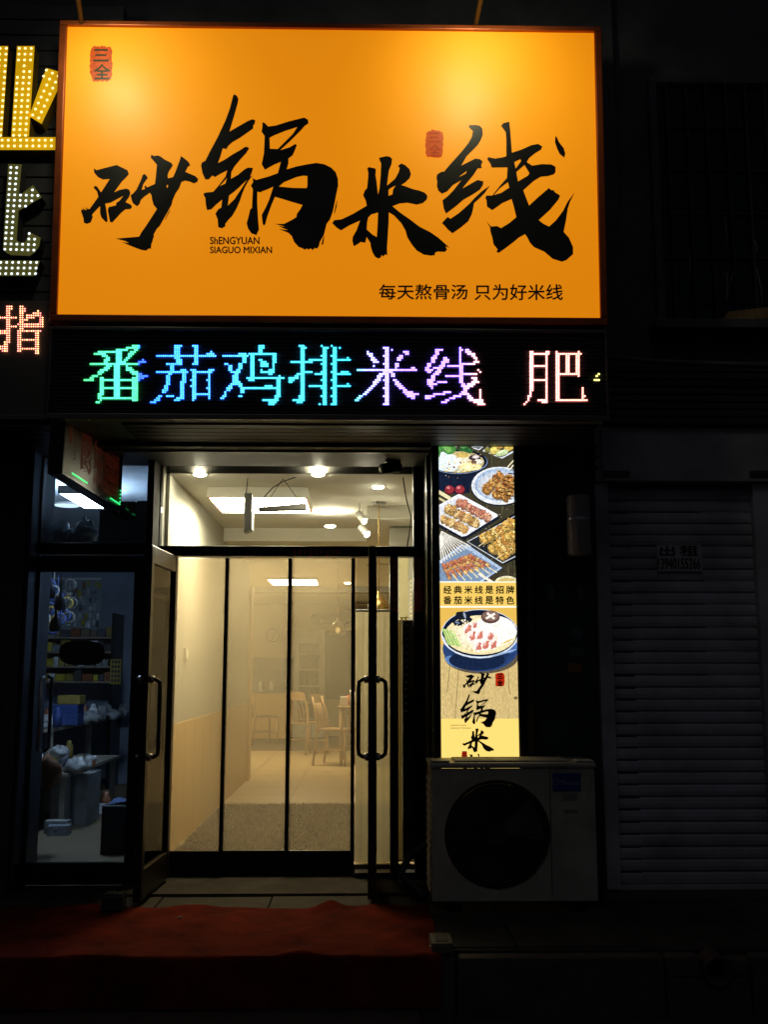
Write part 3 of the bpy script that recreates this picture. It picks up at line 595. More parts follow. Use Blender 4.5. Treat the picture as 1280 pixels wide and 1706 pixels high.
M['deaddark'] = mat('unlit_dark_led', (.02, .018, .014), .5, 0, 0)
def glyph_dots(body, u0, u1, h0, h1, nu, nv):
    vs, fs = text_curve(body); a, b = min(v.x for v in vs), max(v.x for v in vs); c, d = min(v.y for v in vs), max(v.y for v in vs); out = []
    for i in range(nu):
        for j in range(nv):
            x = a + (b - a) * (i + .5) / nu; y = c + (d - c) * (j + .5) / nv
            for f in fs:
                pts = [(vs[k].x, vs[k].y) for k in f]
                if inside(x, y, pts): out.append((u0 + (u1 - u0) * (i + .5) / nu, h0 + (h1 - h0) * (j + .5) / nv)); break
    return out
m = MB()
pq = random.Random(17)
for (u0, u1, h0, h1, kind) in ((.09, .235, .13, HB - .05, 0), (.30, .455, .10, HB - .05, 1), (.515, .66, .06, HB - .03, 1), (.70, .82, .05, HB - .07, 1), (.835, .955, .06, HB - .08, 1)):
    for i in range(8):
        for j in range(24):
            on = (pq.random() < .82) and (j % 6 != 0 or i % 3 == 0)
            if kind == 0: on = (j > 18 - i * .3 and i < 7) or (abs(i - 1 - (18 - j) * .05) < 1 and j > 6) or (i == 5 and j % 2 == 0)
            if not on: continue
            c = BQ(u0 + (u1 - u0) * i / 7, h0 + (h1 - h0) * j / 23, .002); rr_ = .0055
            m.add([c + dirn * (rr_ * math.cos(a)) + Vector((0, 0, rr_ * math.sin(a))) for a in [math.pi / 3 * k2 for k2 in range(6)]] + [c + nrm * .005], [(k2, (k2 + 1) % 6, 6) for k2 in range(6)])
o = obj('dim_leds', m, M['dimled'], ps); o['kind'] = 'stuff'
m = MB()
for (u0, h0, u1, h1, n) in ((.72, HB - .03, .93, HB - .03, 10), (.15, .035, .38, .035, 10), (.80, .035, .97, .035, 8), (.972, .05, .972, .12, 4)):
    for i in range(n):
        c = BQ(u0 + (u1 - u0) * i / (n - 1), h0 + (h1 - h0) * i / (n - 1), .012); r = .006
        m.add([c + dirn * (r * math.cos(a)) + Vector((0, 0, r * math.sin(a))) for a in [math.pi / 3 * i2 for i2 in range(6)]] + [c + nrm * .006], [(i2, (i2 + 1) % 6, 6) for i2 in range(6)])
M['greenled'] = glow('green_led', (.06, 1.5, .35), 1.3)
o = obj('lit_leds', m, M['greenled'], ps); o['kind'] = 'stuff'
hz = BQ(.5, HB)
for uu in (.35, .85): obj('hanger', MB().cyl(BQ(uu, HB, -.04), BQ(uu, HB + .2, -.04), .012), M['blackmetal'], ps)

# ================================================================== RESTAURANT ROOM (interior setting)
XL = -1.293; FZ = .07; CZ = 2.56
room = thing('dining_room', 'cream walled dining room with wood wainscot seen through the doorway', 'room', (0, 3, 0))
bx('wall', (XL - .02, XL, YD + .13, 5.4, FZ + .84, CZ), M['cream'], room)
# wainscot boards, each its own piece
yb = YD + .13; k = 0
while yb < 5.38:
    y2 = min(yb + .42, 5.4); bx('wainscot_board', (XL - .02, XL + .006, yb + .001, y2 - .002, FZ, FZ + .84), M['wainscot'], room); yb = y2
bx('ceiling', (XL, 2.2, YD + .11, 5.4, CZ, CZ + .05), M['ceil'], room)
# tray edge of the ceiling: a bulkhead drop at the right and the far end
bx('bulkhead', (.02, 2.2, 1.9, 5.4, CZ - .10, CZ - .001), M['ceil'], room)
bx('bulkhead', (XL, .018, 3.2, 5.4, CZ - .12, CZ - .001), M['ceil'], room)
bx('beam', (-4.0, 2.2, 8.4, 8.7, 2.36, CZ), M['cream'], room)
pcx = P(650, 880, 2.35).x
bx('column', (pcx, pcx + .32, 2.35, 2.65, FZ, CZ - .11), M['cream'], room)
bx('wall', (2.2, 2.25, YD + .15, 13.2, FZ, 2.6), M['cream'], room)
bx('wall', (rx0 + .05, 2.2, YD + .15, YD + .2, FZ, 2.6), M['cream'], room)
bx('wall', (-4.0, 2.2, 13.0, 13.05, FZ, 2.6), M['backwall'], room)
bx('wall', (-4.0, XL - .021, 5.42, 5.5, FZ, 2.6), M['backwall'], room)
bx('wall', (-4.05, -4.0, 5.42, 13, FZ, 2.6), M['backwall'], room)
bx('ceiling', (-4.0, 2.2, 5.41, 8.399, CZ - .12, CZ + .05), M['ceil'], room)
bx('ceiling', (-4.0, 2.2, 8.71, 13.0, 2.48, 2.53), M['ceil'], room)
# door casing at the end of the left wall
for dx in (0, .11): bx('casing', (XL - .015 + dx * 0, XL + .03, 5.41 + dx, 5.47 + dx, FZ, 2.2), M['wainscot'], room)
fl = MB().box(-4.0, 2.2, YD + .13, 13.0, FZ - .06, FZ - .004); obj('floor_bed', fl, M['grout'], room)
tm = None
for i in range(8):
    for j in range(15):
        x0 = XL + .0 + .6 * (i - 2) ; y0 = YD + .135 + .6 * j
        if i < 2 and y0 < 5.4: continue
        if i < 0: continue
        if tm is None:
            o = obj('floor_tile', MB().box(x0 + .003, x0 + .597, y0 + .003, y0 + .597, FZ - .004, FZ), M['tile'], room, loc=Vector((x0, y0, FZ))); tm = o
        else:
            o = tm.copy(); COL.objects.link(o); o.parent = room; o.location = Vector((x0, y0, FZ)) - WL[room]
# shag mat
mx0, mx1, my0, my1 = XL + .03, .75, YD + .20, PZ(450, 1337, FZ + .03).y
mt = thing('shag_mat', 'brown shaggy entrance mat on the tiles behind the clear door panels', 'mat', ((mx0 + mx1) / 2, (my0 + my1) / 2, FZ))
bx('backing', (mx0, mx1, my0, my1, FZ + .001, FZ + .012), M['shagbase'], mt)
fb = MB(); q = random.Random(5)
vs = []; fs = []
for i in range(42000):
    x = q.uniform(mx0, mx1); y = q.uniform(my0, my1); a = q.uniform(0, 6.28); h = q.uniform(.012, .032); w = .0035; l = q.uniform(.008, .03)
    ca, sa = math.cos(a), math.sin(a); b_ = q.uniform(0, 6.28); n0 = len(vs)
    vs += [Vector((x - w * ca, y - w * sa, FZ + .01)), Vector((x + w * ca, y + w * sa, FZ + .01)), Vector((x + l * math.cos(b_), y + l * math.sin(b_), FZ + .01 + h))]
    fs.append([n0, n0 + 1, n0 + 2])
fb.v, fb.f, fb.c = vs, fs, [None] * len(fs)
o = obj('pile', fb, M['shag'], mt); o['kind'] = 'stuff'
# wall switch plate, papers
swa = P(308, 1090, YD)
def left_wall_at(px, py):
    d = ray(px, py); return CAM + d * ((XL - CAM.x) / d.x)
w_ = left_wall_at(308, 1090)
sw = thing('wall_switch', 'grey switch plate on the cream wall near the doorway', 'switch', w_)
obj('plate', MB().box(XL, XL + .012, w_.y - .06, w_.y + .06, w_.z - .045, w_.z + .045), mat('switch_grey', (.42, .39, .33), .5), sw, bevel=.003)
obj('rocker', MB().box(XL + .012, XL + .017, w_.y - .03, w_.y + .03, w_.z - .028, w_.z + .028), M['white'], sw, bevel=.002)
# ceiling panels
M['panelglow'] = glow('warm_light_panel', (1.0, .90, .66), 80)
M['downglow'] = glow('downlight_glow', (1.0, .90, .68), 230)
M['edge'] = mat('copper_panel_edge', (.55, .25, .10), .35, .6, .1)
def light_panel(x, y, w, d, z, label, top):
    t = thing('ceiling_light_panel', label, 'ceiling light', (x, y, z), 'square ceiling light panels')
    for b in ((x - w / 2, x + w / 2, y - d / 2, y - d / 2 + .02, z, top - .001), (x - w / 2, x + w / 2, y + d / 2 - .02, y + d / 2, z, top - .001), (x - w / 2, x - w / 2 + .02, y - d / 2 + .02, y + d / 2 - .02, z, top - .001), (x + w / 2 - .02, x + w / 2, y - d / 2 + .02, y + d / 2 - .02, z, top - .001)):
        bx('rim', b, M['ceil'], t)
    for b in ((x - w / 2, x + w / 2, y - d / 2, y - d / 2 + .012, z - .006, z), (x - w / 2, x - w / 2 + .012, y - d / 2, y + d / 2, z - .005, z), (x + w / 2 - .012, x + w / 2, y - d / 2, y + d / 2, z - .005, z)):
        bx('copper_edge', b, M['edge'], t)
    bx('diffuser', (x - w / 2 + .02, x + w / 2 - .02, y - d / 2 + .02, y + d / 2 - .02, z - .014, z + .02), M['panelglow'], t, .006)
zf = CZ - .075
c0, c1 = PZ(345, 828, zf), PZ(512, 828, zf); c2 = PZ(428, 852, zf)
light_panel((c0.x + c1.x) / 2, (c0.y + c2.y) / 2, c1.x - c0.x, c2.y - c0.y, zf, 'square ceiling light panel with copper edges behind the window over the door', CZ)
c0, c1 = PZ(444, 965, CZ - .15), PZ(528, 965, CZ - .15)
light_panel((c0.x + c1.x) / 2, c0.y + .38, c1.x - c0.x, .76, CZ - .15, 'square ceiling light panel over the back tables', CZ - .12)
light_panel(-2.9, 9.0, .7, .7, 2.44, 'square ceiling light panel over the kitchen counter', 2.48)
def downlight(px, py, z, label, r=.040):
    p = PZ(px, py, z)
    t = thing('downlight', label, 'ceiling light', (p.x, p.y, z), 'round ceiling downlights')
    obj('trim_ring', MB().lathe((p.x, p.y, z), [(r, 0), (r * 1.28, -.004), (r * 1.3, .0), (r, .0)], 20), M['white'], t, True)
    obj('lens', MB().lathe((p.x, p.y, z), [(r, -.001), (r * .97, -.006), (r * .8, -.010), (r * .45, -.012), (.001, -.013)], 20), M['downglow'], t, True)
for a in ((333, 790, CZ, 'round downlight near the left wall just inside the window'), (530, 790, CZ, 'round downlight with a wire crossing it inside the window'), (630, 811, CZ, 'round downlight next to the security camera'), (550, 876, CZ - .121, 'round downlight past the square light panel'), (497, 971, CZ - .121, 'round downlight in the back room ceiling beside panel'), (579, 971, CZ - .121, 'round downlight in the back room ceiling over the table')): downlight(*a)
# pendants
def pendant(px, py_top, py_b, Y, z_c, label, r, m):
    p = P(px, py_top, Y); pb = P(px, py_b, Y)
    t = thing('pendant_lamp', label, 'pendant lamp', (p.x, Y, pb.z), 'dome pendant lamps')
    h = p.z - pb.z
    obj('shade', MB().lathe((p.x, Y, pb.z), [(r, 0), (r * .98, h * .25), (r * .82, h * .5), (r * .45, h * .75), (r * .16, h * .85), (r * .14, h), (0.001, h)], 24), m, t, True)
    obj('cord', MB().cyl((p.x, Y, p.z), (p.x, Y, z_c), .004, .004, 6), M['gold'], t)
    obj('canopy', MB().cyl((p.x, Y, z_c - .02), (p.x, Y, z_c - .001), .05, .06, 16), M['steel'], t)
    obj('bulb', MB().blob((p.x, Y, pb.z + h * .3), (.025, .025, .03), 1, amp=0), M['pgl'], t, True)
M['pgl'] = glow('pendant_bulb', (1, .85, .55), 2.4)
pendant(631, 985, 1020, 1.72, CZ, 'gold dome pendant lamp above the white curtain', .085, M['gold'])
pendant(563, 1030, 1058, 5.0, CZ - .1, 'smoky dome pendant lamp over the back table', .085, glass('smoked_glass', (.75, .66, .45), 1.5, .15, (.7, .5, .2)))
# track spots
for i, (px, py) in enumerate(((601, 862), (606, 884))):
    p = P(px, py, 1.75 - .0 + .25 * i)
    t = thing('track_spotlight', 'white track spotlight beside the bulkhead' if i == 0 else 'white track spotlight behind the first track spotlight', 'spotlight', p)
    obj('can', MB().cyl(p + Vector((-.02, .03, .035)), p + Vector((.03, -.04, -.035)), .028, .028, 14), M['white'], t, True)
    obj('stem', MB().cyl(p + Vector((-.01, .02, .02)), Vector((p.x - .01, p.y + .02, CZ - (0.101 if p.y > 1.9 and p.x > .02 else .001))), .006, .006, 8), M['white'], t)
    obj('lens', MB().cyl(p + Vector((.031, -.0415, -.0363)), p + Vector((.033, -.043, -.038)), .024, .024, 14), M['downglow'], t)
# white curtain behind the right sidelight
cxa, cxb, cza, czb = rect(592, 1017, 660, 1441, YD + .16)
cu = MB()
def cf(u, v): return (cxa + (cxb - cxa) * u, YD + .17 + .0012 * math.sin(u * 21 + .6 * math.sin(v * 4)) + .0006 * math.sin(u * 47 + v * 3), czb + (cza - czb) * v)
cu.grid(cf, 48, 12)
ct = thing('half_curtain', 'white half height curtain behind the right glass', 'curtain', ((cxa + cxb) / 2, YD + .17, FZ))
obj('cloth', cu, M['fabric'], ct, True)
obj('rod', MB().cyl((cxa - .02, YD + .17, czb), (cxb + .02, YD + .17, czb), .007), M['white'], ct)
# back room: clock, fridge, counter, hatch
YB = 12.98
ck = P(455, 1058, YB)
t = thing('wall_clock', 'round wall clock with dark rim on the back wall', 'clock', ck)
obj('rim', MB().lathe((ck.x, YB - .02, ck.z), [(.128, .02), (.128, 0), (.112, 0), (.112, .012)], 28, 'y'), mat('clock_rim', (.13, .11, .08), .5), t, True)
obj('dial', MB().cyl((ck.x, YB - .004, ck.z), (ck.x, YB - .008, ck.z), .112, .112, 28), M['backwall'], t)
for a, l in ((.8, .06), (3.3, .09)): obj('hand', MB().cyl((ck.x, YB - .012, ck.z), (ck.x + l * math.sin(a), YB - .012, ck.z + l * math.cos(a)), .004, .004, 6), M['blackmetal'], t)
YK = 12.3
fx0, fx1, fz0, fz1 = rect(489, 1050, 541, 1205, YK)
t = thing('drinks_fridge', 'tall glass door drinks fridge at the back wall', 'fridge', ((fx0 + fx1) / 2, YK, FZ))
bx('back_panel', (fx0, fx1, YB - .05, YB - .01, FZ + .02, fz1), M['darkblock'], t)
M['fridgeframe'] = mat('fridge_frame_grey', (.34, .33, .30), .5)
for b in ((fx0, fx0 + .05), (fx1 - .05, fx1)): bx('side_panel', (b[0], b[1], YK, YB - .05, FZ + .02, fz1), M['fridgeframe'], t)
bx('header_box', (fx0 + .051, fx1 - .051, YK - .004, YB - .05, fz1 - .24, fz1), mat('fridge_header', (.22, .22, .2), .5), t)
bx('base', (fx0 + .051, fx1 - .051, YK - .004, YB - .05, FZ + .02, FZ + .25), M['fridgeframe'], t)
for i in range(5):
    z = FZ + .32 + .29 * i; bx('shelf', (fx0 + .051, fx1 - .051, YK + .06, YB - .06, z, z + .012), M['white'], t)
M['bottle'] = mat('bottle_mix', (.22, .18, .13), .35, 0, .6, 30)
dr = bx('door', (fx0 + .05, fx1 - .05, YK - .03, YK - .02, FZ + .25, fz1 - .24), M['glass'], t)
for b in ((fx0 + .05, fx0 + .09), (fx1 - .09, fx1 - .05)): bx('door_stile', (b[0], b[1], YK - .045, YK - .005, FZ + .25, fz1 - .24), M['fridgeframe'], dr)
for j in range(5):
    for i in range(5):
        x = fx0 + .1 + (fx1 - fx0 - .2) * i / 4; z = FZ + .333 + .29 * j
        bt = obj('bottle', MB().lathe((x, YK + .14, z), [(.028, 0), (.03, .1), (.026, .14), (.011, .17), (.011, .21), (.001, .212)], 10), M['bottle'], None, True)
        tag(bt, 'small drink bottle on a fridge shelf', 'bottle', 'bottles in the drinks fridge')
bx_ = rect(425, 1097, 487, 1146, 12.6)
t = thing('service_counter', 'grey topped service counter beside the drinks fridge', 'counter', (bx_[0], 12.4, FZ))
bx('carcass', (bx_[0] - .5, bx_[1] - .02, 12.35, YB - .02, FZ, .86), M['wainscot'], t)
bx('worktop', (bx_[0] - .5, bx_[1] - .0, 12.3, YB - .02, .861, .90), M['greypanel'], t)
for i in range(3):
    x = bx_[0] - .4 + .33 * i; d_ = bx('door', (x, x + .31, 12.335, 12.349, FZ + .06, .82), M['wainscot'], t); bx('knob', (x + .25, x + .27, 12.315, 12.335, .6, .62), M['steel'], d_)
bx('splashback', (bx_[0] - .5, bx_[1], YB - .019, YB - .002, .901, bx_[3] + .02), M['greypanel'], t)
for i in range(4):
    x = bx_[0] + .1 + .1 * i; o = obj('sauce_jar', MB().lathe((x, 12.6, .901), [(.03, 0), (.034, .08), (.028, .12), (.022, .13), (.022, .16), (.001, .161)], 10), M['bottle' if i % 2 else 'white'], None, True)
    tag(o, 'small jar standing on the grey service counter', 'jar', 'jars on the service counter')
hx = rect(541, 1050, 592, 1165, YB - .1)
t = thing('kitchen_hatch', 'dark kitchen hatch with steel hood at the back wall', 'hatch', (hx[0], YB, hx[2]))
bx('opening', (hx[0], hx[1], YB - .03, YB - .004, hx[2], hx[3]), mat('hatch_dark', (.06, .065, .075), .5), t)
bx('frame', (hx[0] - .03, hx[0] - .002, YB - .05, YB - .003, hx[2], hx[3]), M['white'], t)
hd = MB(); hd.add([(hx[0] - .35, YB - .5, hx[3] + .12), (hx[1] + .4, YB - .5, hx[3] + .12), (hx[1] + .4, YB - .01, hx[3] + .12), (hx[0] - .35, YB - .01, hx[3] + .12), (hx[0] - .2, YB - .3, hx[3] + .3), (hx[1] + .4, YB - .3, hx[3] + .3), (hx[1] + .4, YB - .01, hx[3] + .3), (hx[0] - .2, YB - .01, hx[3] + .3)], [(3, 2, 1, 0), (4, 5, 6, 7), (0, 1, 5, 4), (1, 2, 6, 5), (2, 3, 7, 6), (3, 0, 4, 7)])
obj('hood', hd, M['steel'], t)
# chairs and table
def chair():
    t = thing('dining_chair', 'x', 'chair', (0, 0, 0), 'pale wood dining chairs')
    for sx in (-1, 1):
        obj('leg', MB().tube([(.19 * sx, -.19, 0), (.185 * sx, -.18, .44)], [.016, .02], 8), M['wood'], t, True)
        obj('back_post', MB().tube([(.20 * sx, .24, 0), (.185 * sx, .19, .44), (.185 * sx, .21, .66), (.17 * sx, .27, .86)], [.016, .02, .019, .016], 8), M['wood'], t, True)
        obj('stretcher', MB().cyl((.188 * sx, -.18, .2), (.192 * sx, .21, .2), .01), M['wood'], t)
    sm = MB().grid(lambda u, v: (.22 * (2 * u - 1) * (1 - .06 * v), -.22 + .43 * v, .455 - .012 * math.sin(math.pi * u) * math.sin(math.pi * v)), 8, 8)
    sm.grid(lambda u, v: (.22 * (1 - 2 * u) * (1 - .06 * v), -.22 + .43 * v, .43), 8, 8)
    sm.box(-.205, .205, -.218, .208, .431, .448)
    obj('seat', sm, M['wood'], t)
    obj('top_rail', MB().grid(lambda u, v: (.195 * (2 * u - 1), .265 - .03 * (1 - (2 * u - 1) ** 2) * -1 + .02 * v, .76 + .12 * v + .012 * math.sin(math.pi * u)), 10, 3).grid(lambda u, v: (.195 * (1 - 2 * u), .285 + .03 * (1 - (2 * u - 1) ** 2) + .02 * v, .76 + .12 * v + .012 * math.sin(math.pi * u)), 10, 3), M['wood'], t, True)
    for i in range(4): x = -.11 + .073 * i; obj('back_slat', MB().tube([(x, .19, .45), (x, .215, .62), (x, .275, .78)], .011, 6), M['wood'], t, True)
    return t
c0 = chair(); spots = [(PZ(515, 1256, FZ), 2.35, 'pale wood dining chair turned sideways behind the front dining chair'), (PZ(560, 1274, FZ), 1.25, 'pale wood dining chair standing nearest the mat'), (PZ(437, 1240, FZ), 2.0, 'pale wood dining chair by the end of the wood wainscot'), (PZ(600, 1240, FZ), -1.6, 'pale wood dining chair hidden behind the condiment table')]
for i, (p, rz, lb) in enumerate(spots):
    c = c0 if i == 0 else copy_tree(c0); c.location = (p.x, p.y, FZ); c.rotation_euler = (0, 0, rz); c['label'] = lb
tp = PZ(580, 1176, .80); 
t = thing('dining_table', 'pale wood dining table set with condiments in the back room', 'table', (tp.x + .25, tp.y, FZ))
bx('tabletop', (tp.x - .12, tp.x + .62, tp.y - .5, tp.y + .5, .78, .81), M['wood'], t, .008)
for sx, sy in ((-.08, -.45), (.57, -.45), (-.08, .45), (.57, .45)): obj('leg', MB().cyl((tp.x + sx, tp.y + sy, FZ), (tp.x + sx, tp.y + sy, .78), .02, .026), M['wood'], t, True)
o = bx('tissue_box', (tp.x - .10, tp.x - .0, tp.y - .35, tp.y - .23, .811, .93), M['white'], None, .012); tag(o, 'white tissue box on the edge of the dining table', 'tissue box')
for i, (dx, dy, hh) in enumerate(((.04, -.3, .2), (.10, -.26, .17), (.15, -.32, .22), (.2, -.25, .15), (.24, -.33, .18))):
    o = obj('condiment_bottle', MB().lathe((tp.x + dx, tp.y + dy, .811), [(.024, 0), (.026, hh * .55), (.012, hh * .75), (.012, hh), (.001, hh)], 12), M['bottle' if i % 2 else 'steel'], None, True)
    tag(o, 'small condiment bottle beside the tissue box', 'bottle', 'condiment bottles on the dining table')
o = obj('orange_bag', MB().blob((tp.x + .02, tp.y + .2, .87), (.07, .05, .06), 4), mat('orange_bag', (.8, .12, .03), .6), None, True); tag(o, 'small bright orange bag on the dining table', 'bag')

# ================================================================== DOORWAY: frame, transom, panels, leaves
df = thing('door_frame', 'dark metal doorway frame with a wide transom window', 'door frame', (-.5, YD, 0))
jx0 = P(258.5, 1180, YD).x; jxr = P(653, 1180, YD).x; sxr = P(690, 1180, YD).x; exr = rx0
tz1 = hz0 + .004; tz0 = P(470, 911, YD).z; bz1 = tz0; bz0_ = P(470, 928, YD).z
bx('transom_bar', (jx0, exr - .02, YD - .045, YD + .06, bz0_, bz1), M['blackmetal'], df, .004)
bx('jamb', (jx0 - .04, jx0 - .001, YD - .045, YD + .03, 0.013, tz1 + .0), M['jamb'], df, .004)
bx('jamb', (jxr - .012, jxr + .04, YD - .05, YD + .10, 0.012, bz0_ - .001), M['blackmetal'], df, .004)
bx('jamb', (sxr, exr - .02, YD - .05, YD + .10, 0.012, tz1), M['bronze'], df, .004)
bx('pane', (jx0, sxr - .001, YD + .0, YD + .008, bz1 + .001, tz1), M['glass'], df)
bx('pane', (jxr + .041, sxr - .001, YD + .02, YD + .028, .1, bz0_ - .001), M['glass'], df)
fxl = P(592, 1180, YD).x
bx('pane', (fxl + .01, jxr - .013, YD + .05, YD + .058, .09, bz0_ - .001), M['glass'], df)
bx('sill', (fxl, sxr - .001, YD - .03, YD + .09, .013, .045), M['blackmetal'], df, .003)
# red festive strip on the transom bar and jamb
M['redfilm'] = mat('red_festive_strip', (.6, .035, .02), .2, 0, .5, 20)
sx_ = rect(488, 914, 570, 926, YD - .05)
for i in range(9):
    x = sx_[0] + (sx_[1] - sx_[0]) * i / 9; bx('festive_tassel', (x, x + .022, YD - .049, YD - .0455, sx_[2] + .006 * (i % 3), sx_[3] - .006), M['redfilm'], df)
zj0, zj1 = P(650, 1020, YD).z, P(650, 930, YD).z
bx('festive_strip', (jxr - .008, jxr + .036, YD - .0535, YD - .0505, zj0, zj1), M['redfilm'], df)
bx('festive_strip', (sxr + .004, exr - .024, YD - .0535, YD - .0505, zj0, zj1), M['redfilm'], df)
# clear folding panels
pd = thing('clear_panel_door', 'magnetic clear film door of three black framed panels', 'door', (-.7, YD + .05, .012))
bars = [(283, 279), (375, 367), (483, 475), (590, 585)]
pz1 = bz0_ - .002; pz0 = .015; rz = P(470, 1421, YD).z
bxs = []
for t_, b_ in bars: bxs.append((P(t_, 930, YD).x + P(b_, 1440, YD).x) / 2)
bw = .024
for i in range(3):
    x0, x1 = bxs[i] + (.0 if i else -.02), bxs[i + 1]
    yo = YD + .07 + .012 * (i % 2)
    f_ = obj('panel_film', MB().grid(lambda u, v: (x0 + .012 + (x1 - x0 - .024) * u, yo + .006 * math.sin(u * 5 + i) * math.sin(v * 6), rz + (pz1 - rz) * v), 8, 20), M['pvc'], pd, True)
    bx('bottom_rail', (x0 + .012, x1 - .012, yo - .012, yo + .012, pz0, rz + .003), M['blackmetal'], pd, .003)
for i, x in enumerate(bxs):
    if i == 0: x -= .02
    bx('magnetic_bar', (x - bw / 2 + .0, x + bw / 2, YD + .045, YD + .10, pz0, pz1), M['blackmetal'], pd, .003)
# glass door leaves swung open
def leaf(name, label, hinge, end, ztop, zbot, side, flip, handle_dirs):
    h = Vector(hinge); e = Vector(end); d = Vector((e.x - h.x, e.y - h.y, 0)); Lw = d.length; d.normalize(); n = Vector((d.y, -d.x, 0))
    t = thing(name, label, 'door', (h.x, h.y, zbot), 'glass door leaves swung open')
    def lb(u0, u1, z0, z1, o):
        m = MB(); vs = [h + d * u + n * oo + Vector((0, 0, z - h.z)) for oo in (o, -o) for (u, z) in ((u0, z0), (u1, z0), (u1, z1), (u0, z1))]
        return m.add(vs, [(0, 1, 2, 3), (7, 6, 5, 4), (1, 0, 4, 5), (2, 1, 5, 6), (3, 2, 6, 7), (0, 3, 7, 4)])
    sw_ = .06
    obj('stile', lb(0, sw_, zbot, ztop, .022), M['bronze'], t, bevel=.004); obj('stile', lb(Lw - sw_, Lw, zbot, ztop, .022), M['bronze'], t, bevel=.004)
    obj('top_rail', lb(sw_ + .001, Lw - sw_ - .001, ztop - .10, ztop, .020), M['greyalu'], t, bevel=.004); obj('bottom_rail', lb(sw_ + .001, Lw - sw_ - .001, zbot, zbot + .16, .020), M['bronze'], t, bevel=.004)
    obj('pane', lb(sw_, Lw - sw_, zbot + .16, ztop - .10, .004), M['glass'], t)
    z0, z1 = P(620, 1262, e.y).z, P(620, 1132, e.y).z; u = Lw - .05
    for s_ in (-1, 1):
        a = lambda uu, o, z: h + d * uu + n * (o * s_) + Vector((0, 0, z - h.z))
        hm = MB().tube([a(u, .02, z1), a(u, .055, z1), a(u - .004, .075, z1 - .015), a(u - .004, .078, z1 - .05), a(u - .004, .078, z0 + .05), a(u - .004, .075, z0 + .015), a(u, .055, z0), a(u, .02, z0)], .012, 10)
        hd_ = obj('pull_handle', hm, M['blackmetal'], t, True)
        for zq in (z0, z1): obj('handle_boss', MB().cyl(a(u, .0221, zq), a(u, .045, zq), .021, .021, 12), M['steel'], hd_, True)
    return t
zt = bz0_ + .0
hl = P(279, 1440, YD - .06); el = PZ(229, 1503, .03)
leaf('glass_door_leaf', 'dark framed glass door leaf swung open against the hardware shop', (P(284, 1180, YD - .075).x, YD - .075, 0), (P(234, 1300, el.y).x, el.y, 0), zt - .01, .03, 0, 0, 0)
er = PZ(619, 1499, .03)
leaf('glass_door_leaf', 'dark framed glass door leaf swung open beside the poster lightbox', (P(622, 1200, YD - .075).x, YD - .075, 0), (P(620, 1200, er.y).x, er.y, 0), zt - .01, .03, 0, 0, 0)
# hanging display bars behind the transom glass
def hang_bar(name, label, pts, ctr):
    pass
YH = YD + .25
b0 = rect(405, 822, 420, 888, YH)
t = thing('hanging_light_bar', 'grey display box hung edge on from a chain behind the transom glass', 'display box', ((b0[0] + b0[1]) / 2, YH, b0[2]))
hb = MB(); xa, xb, za, zb = b0; xa -= .012
hb.add([(xa - .005, YH + .30, za + .03), (xa + .02, YH - .02, za), (xb, YH - .02, za + .02), (xb - .02, YH + .30, za + .05), (xa + .0, YH + .30, zb - .01), (xa + .02, YH - .02, zb), (xb, YH - .02, zb), (xb - .02, YH + .30, zb - .01)], [(3, 2, 1, 0), (4, 5, 6, 7), (0, 1, 5, 4), (1, 2, 6, 5), (2, 3, 7, 6), (3, 0, 4, 7)])
obj('box_body', hb, mat('grey_display_box', (.16, .15, .13), .5), t, bevel=.004)
obj('chain', MB().cyl((xa + .03, YH, zb), (P(413, 791, YH).x, YH, CZ - .002), .004, .004, 6), M['cable'], t)
bh = [P(430, 845, YH), P(510, 838, YH), P(510, 849, YH), P(430, 851, YH)]
t = thing('hanging_light_bar', 'long grey display bar hung level by two wires behind the transom glass', 'display box', (bh[0].x, YH, bh[3].z))
m = MB(); m.add(bh + [p + Vector((0, .06, 0)) for p in bh], [(3, 2, 1, 0), (4, 5, 6, 7), (0, 1, 5, 4), (1, 2, 6, 5), (2, 3, 7, 6), (3, 0, 4, 7)])
obj('box_body', m, MATS['grey_display_box'], t, bevel=.003)
top = Vector((P(471, 791, YH).x, YH, CZ - .002))
for p in (bh[0] + (bh[1] - bh[0]) * .1, bh[1] - (bh[1] - bh[0]) * .1): obj('wire', MB().cyl(p + Vector((0, .03, 0)), top + Vector((0, .03, 0)), .0025, .0025, 6), M['cable'], t)
wr = [P(440, 828, YH - .02), P(455, 812, YH - .02), P(472, 802, YH - .02), P(495, 794, YH - .02), P(520, 787, YH - .02)]
o = obj('loose_wire', MB().tube(wr, .004, 6), M['cable'], None, True); tag(o, 'loose black wire sagging across the transom window', 'wire')

# security camera
cp = P(655, 780, YD - .22)
t = thing('security_camera', 'small black security camera under the porch above the door', 'camera', cp)
cb = MB().cyl(cp + Vector((-.07, -.04, -.012)), cp + Vector((.035, .05, .02)), .032, .036, 16); obj('body', cb, M['blackmetal'], t, True)
obj('hood', MB().box(cp.x - .05, cp.x + .045, cp.y - .06, cp.y + .05, cp.z + .034, cp.z + .042), M['blackmetal'], t, bevel=.004)
obj('lens', MB().cyl(cp + Vector((-.072, -.042, -.013)), cp + Vector((-.078, -.046, -.015)), .022, .022, 14), M['steel'], t, True)
obj('bracket', MB().tube([cp + Vector((.03, .04, .03)), cp + Vector((.05, .12, .08)), cp + Vector((.05, .2, .09))], .012), M['blackmetal'], t, True)
wr = [P(672, 795, YD - .07), P(674, 812, YD - .07), P(678, 835, YD - .07), P(685, 860, YD - .07), P(682, 890, YD - .07), P(676, 925, YD - .07)]
o = obj('camera_cable', MB().tube(wr, .004, 6), M['cable'], None, True); tag(o, 'thin black cable trailing down from the security camera', 'cable')
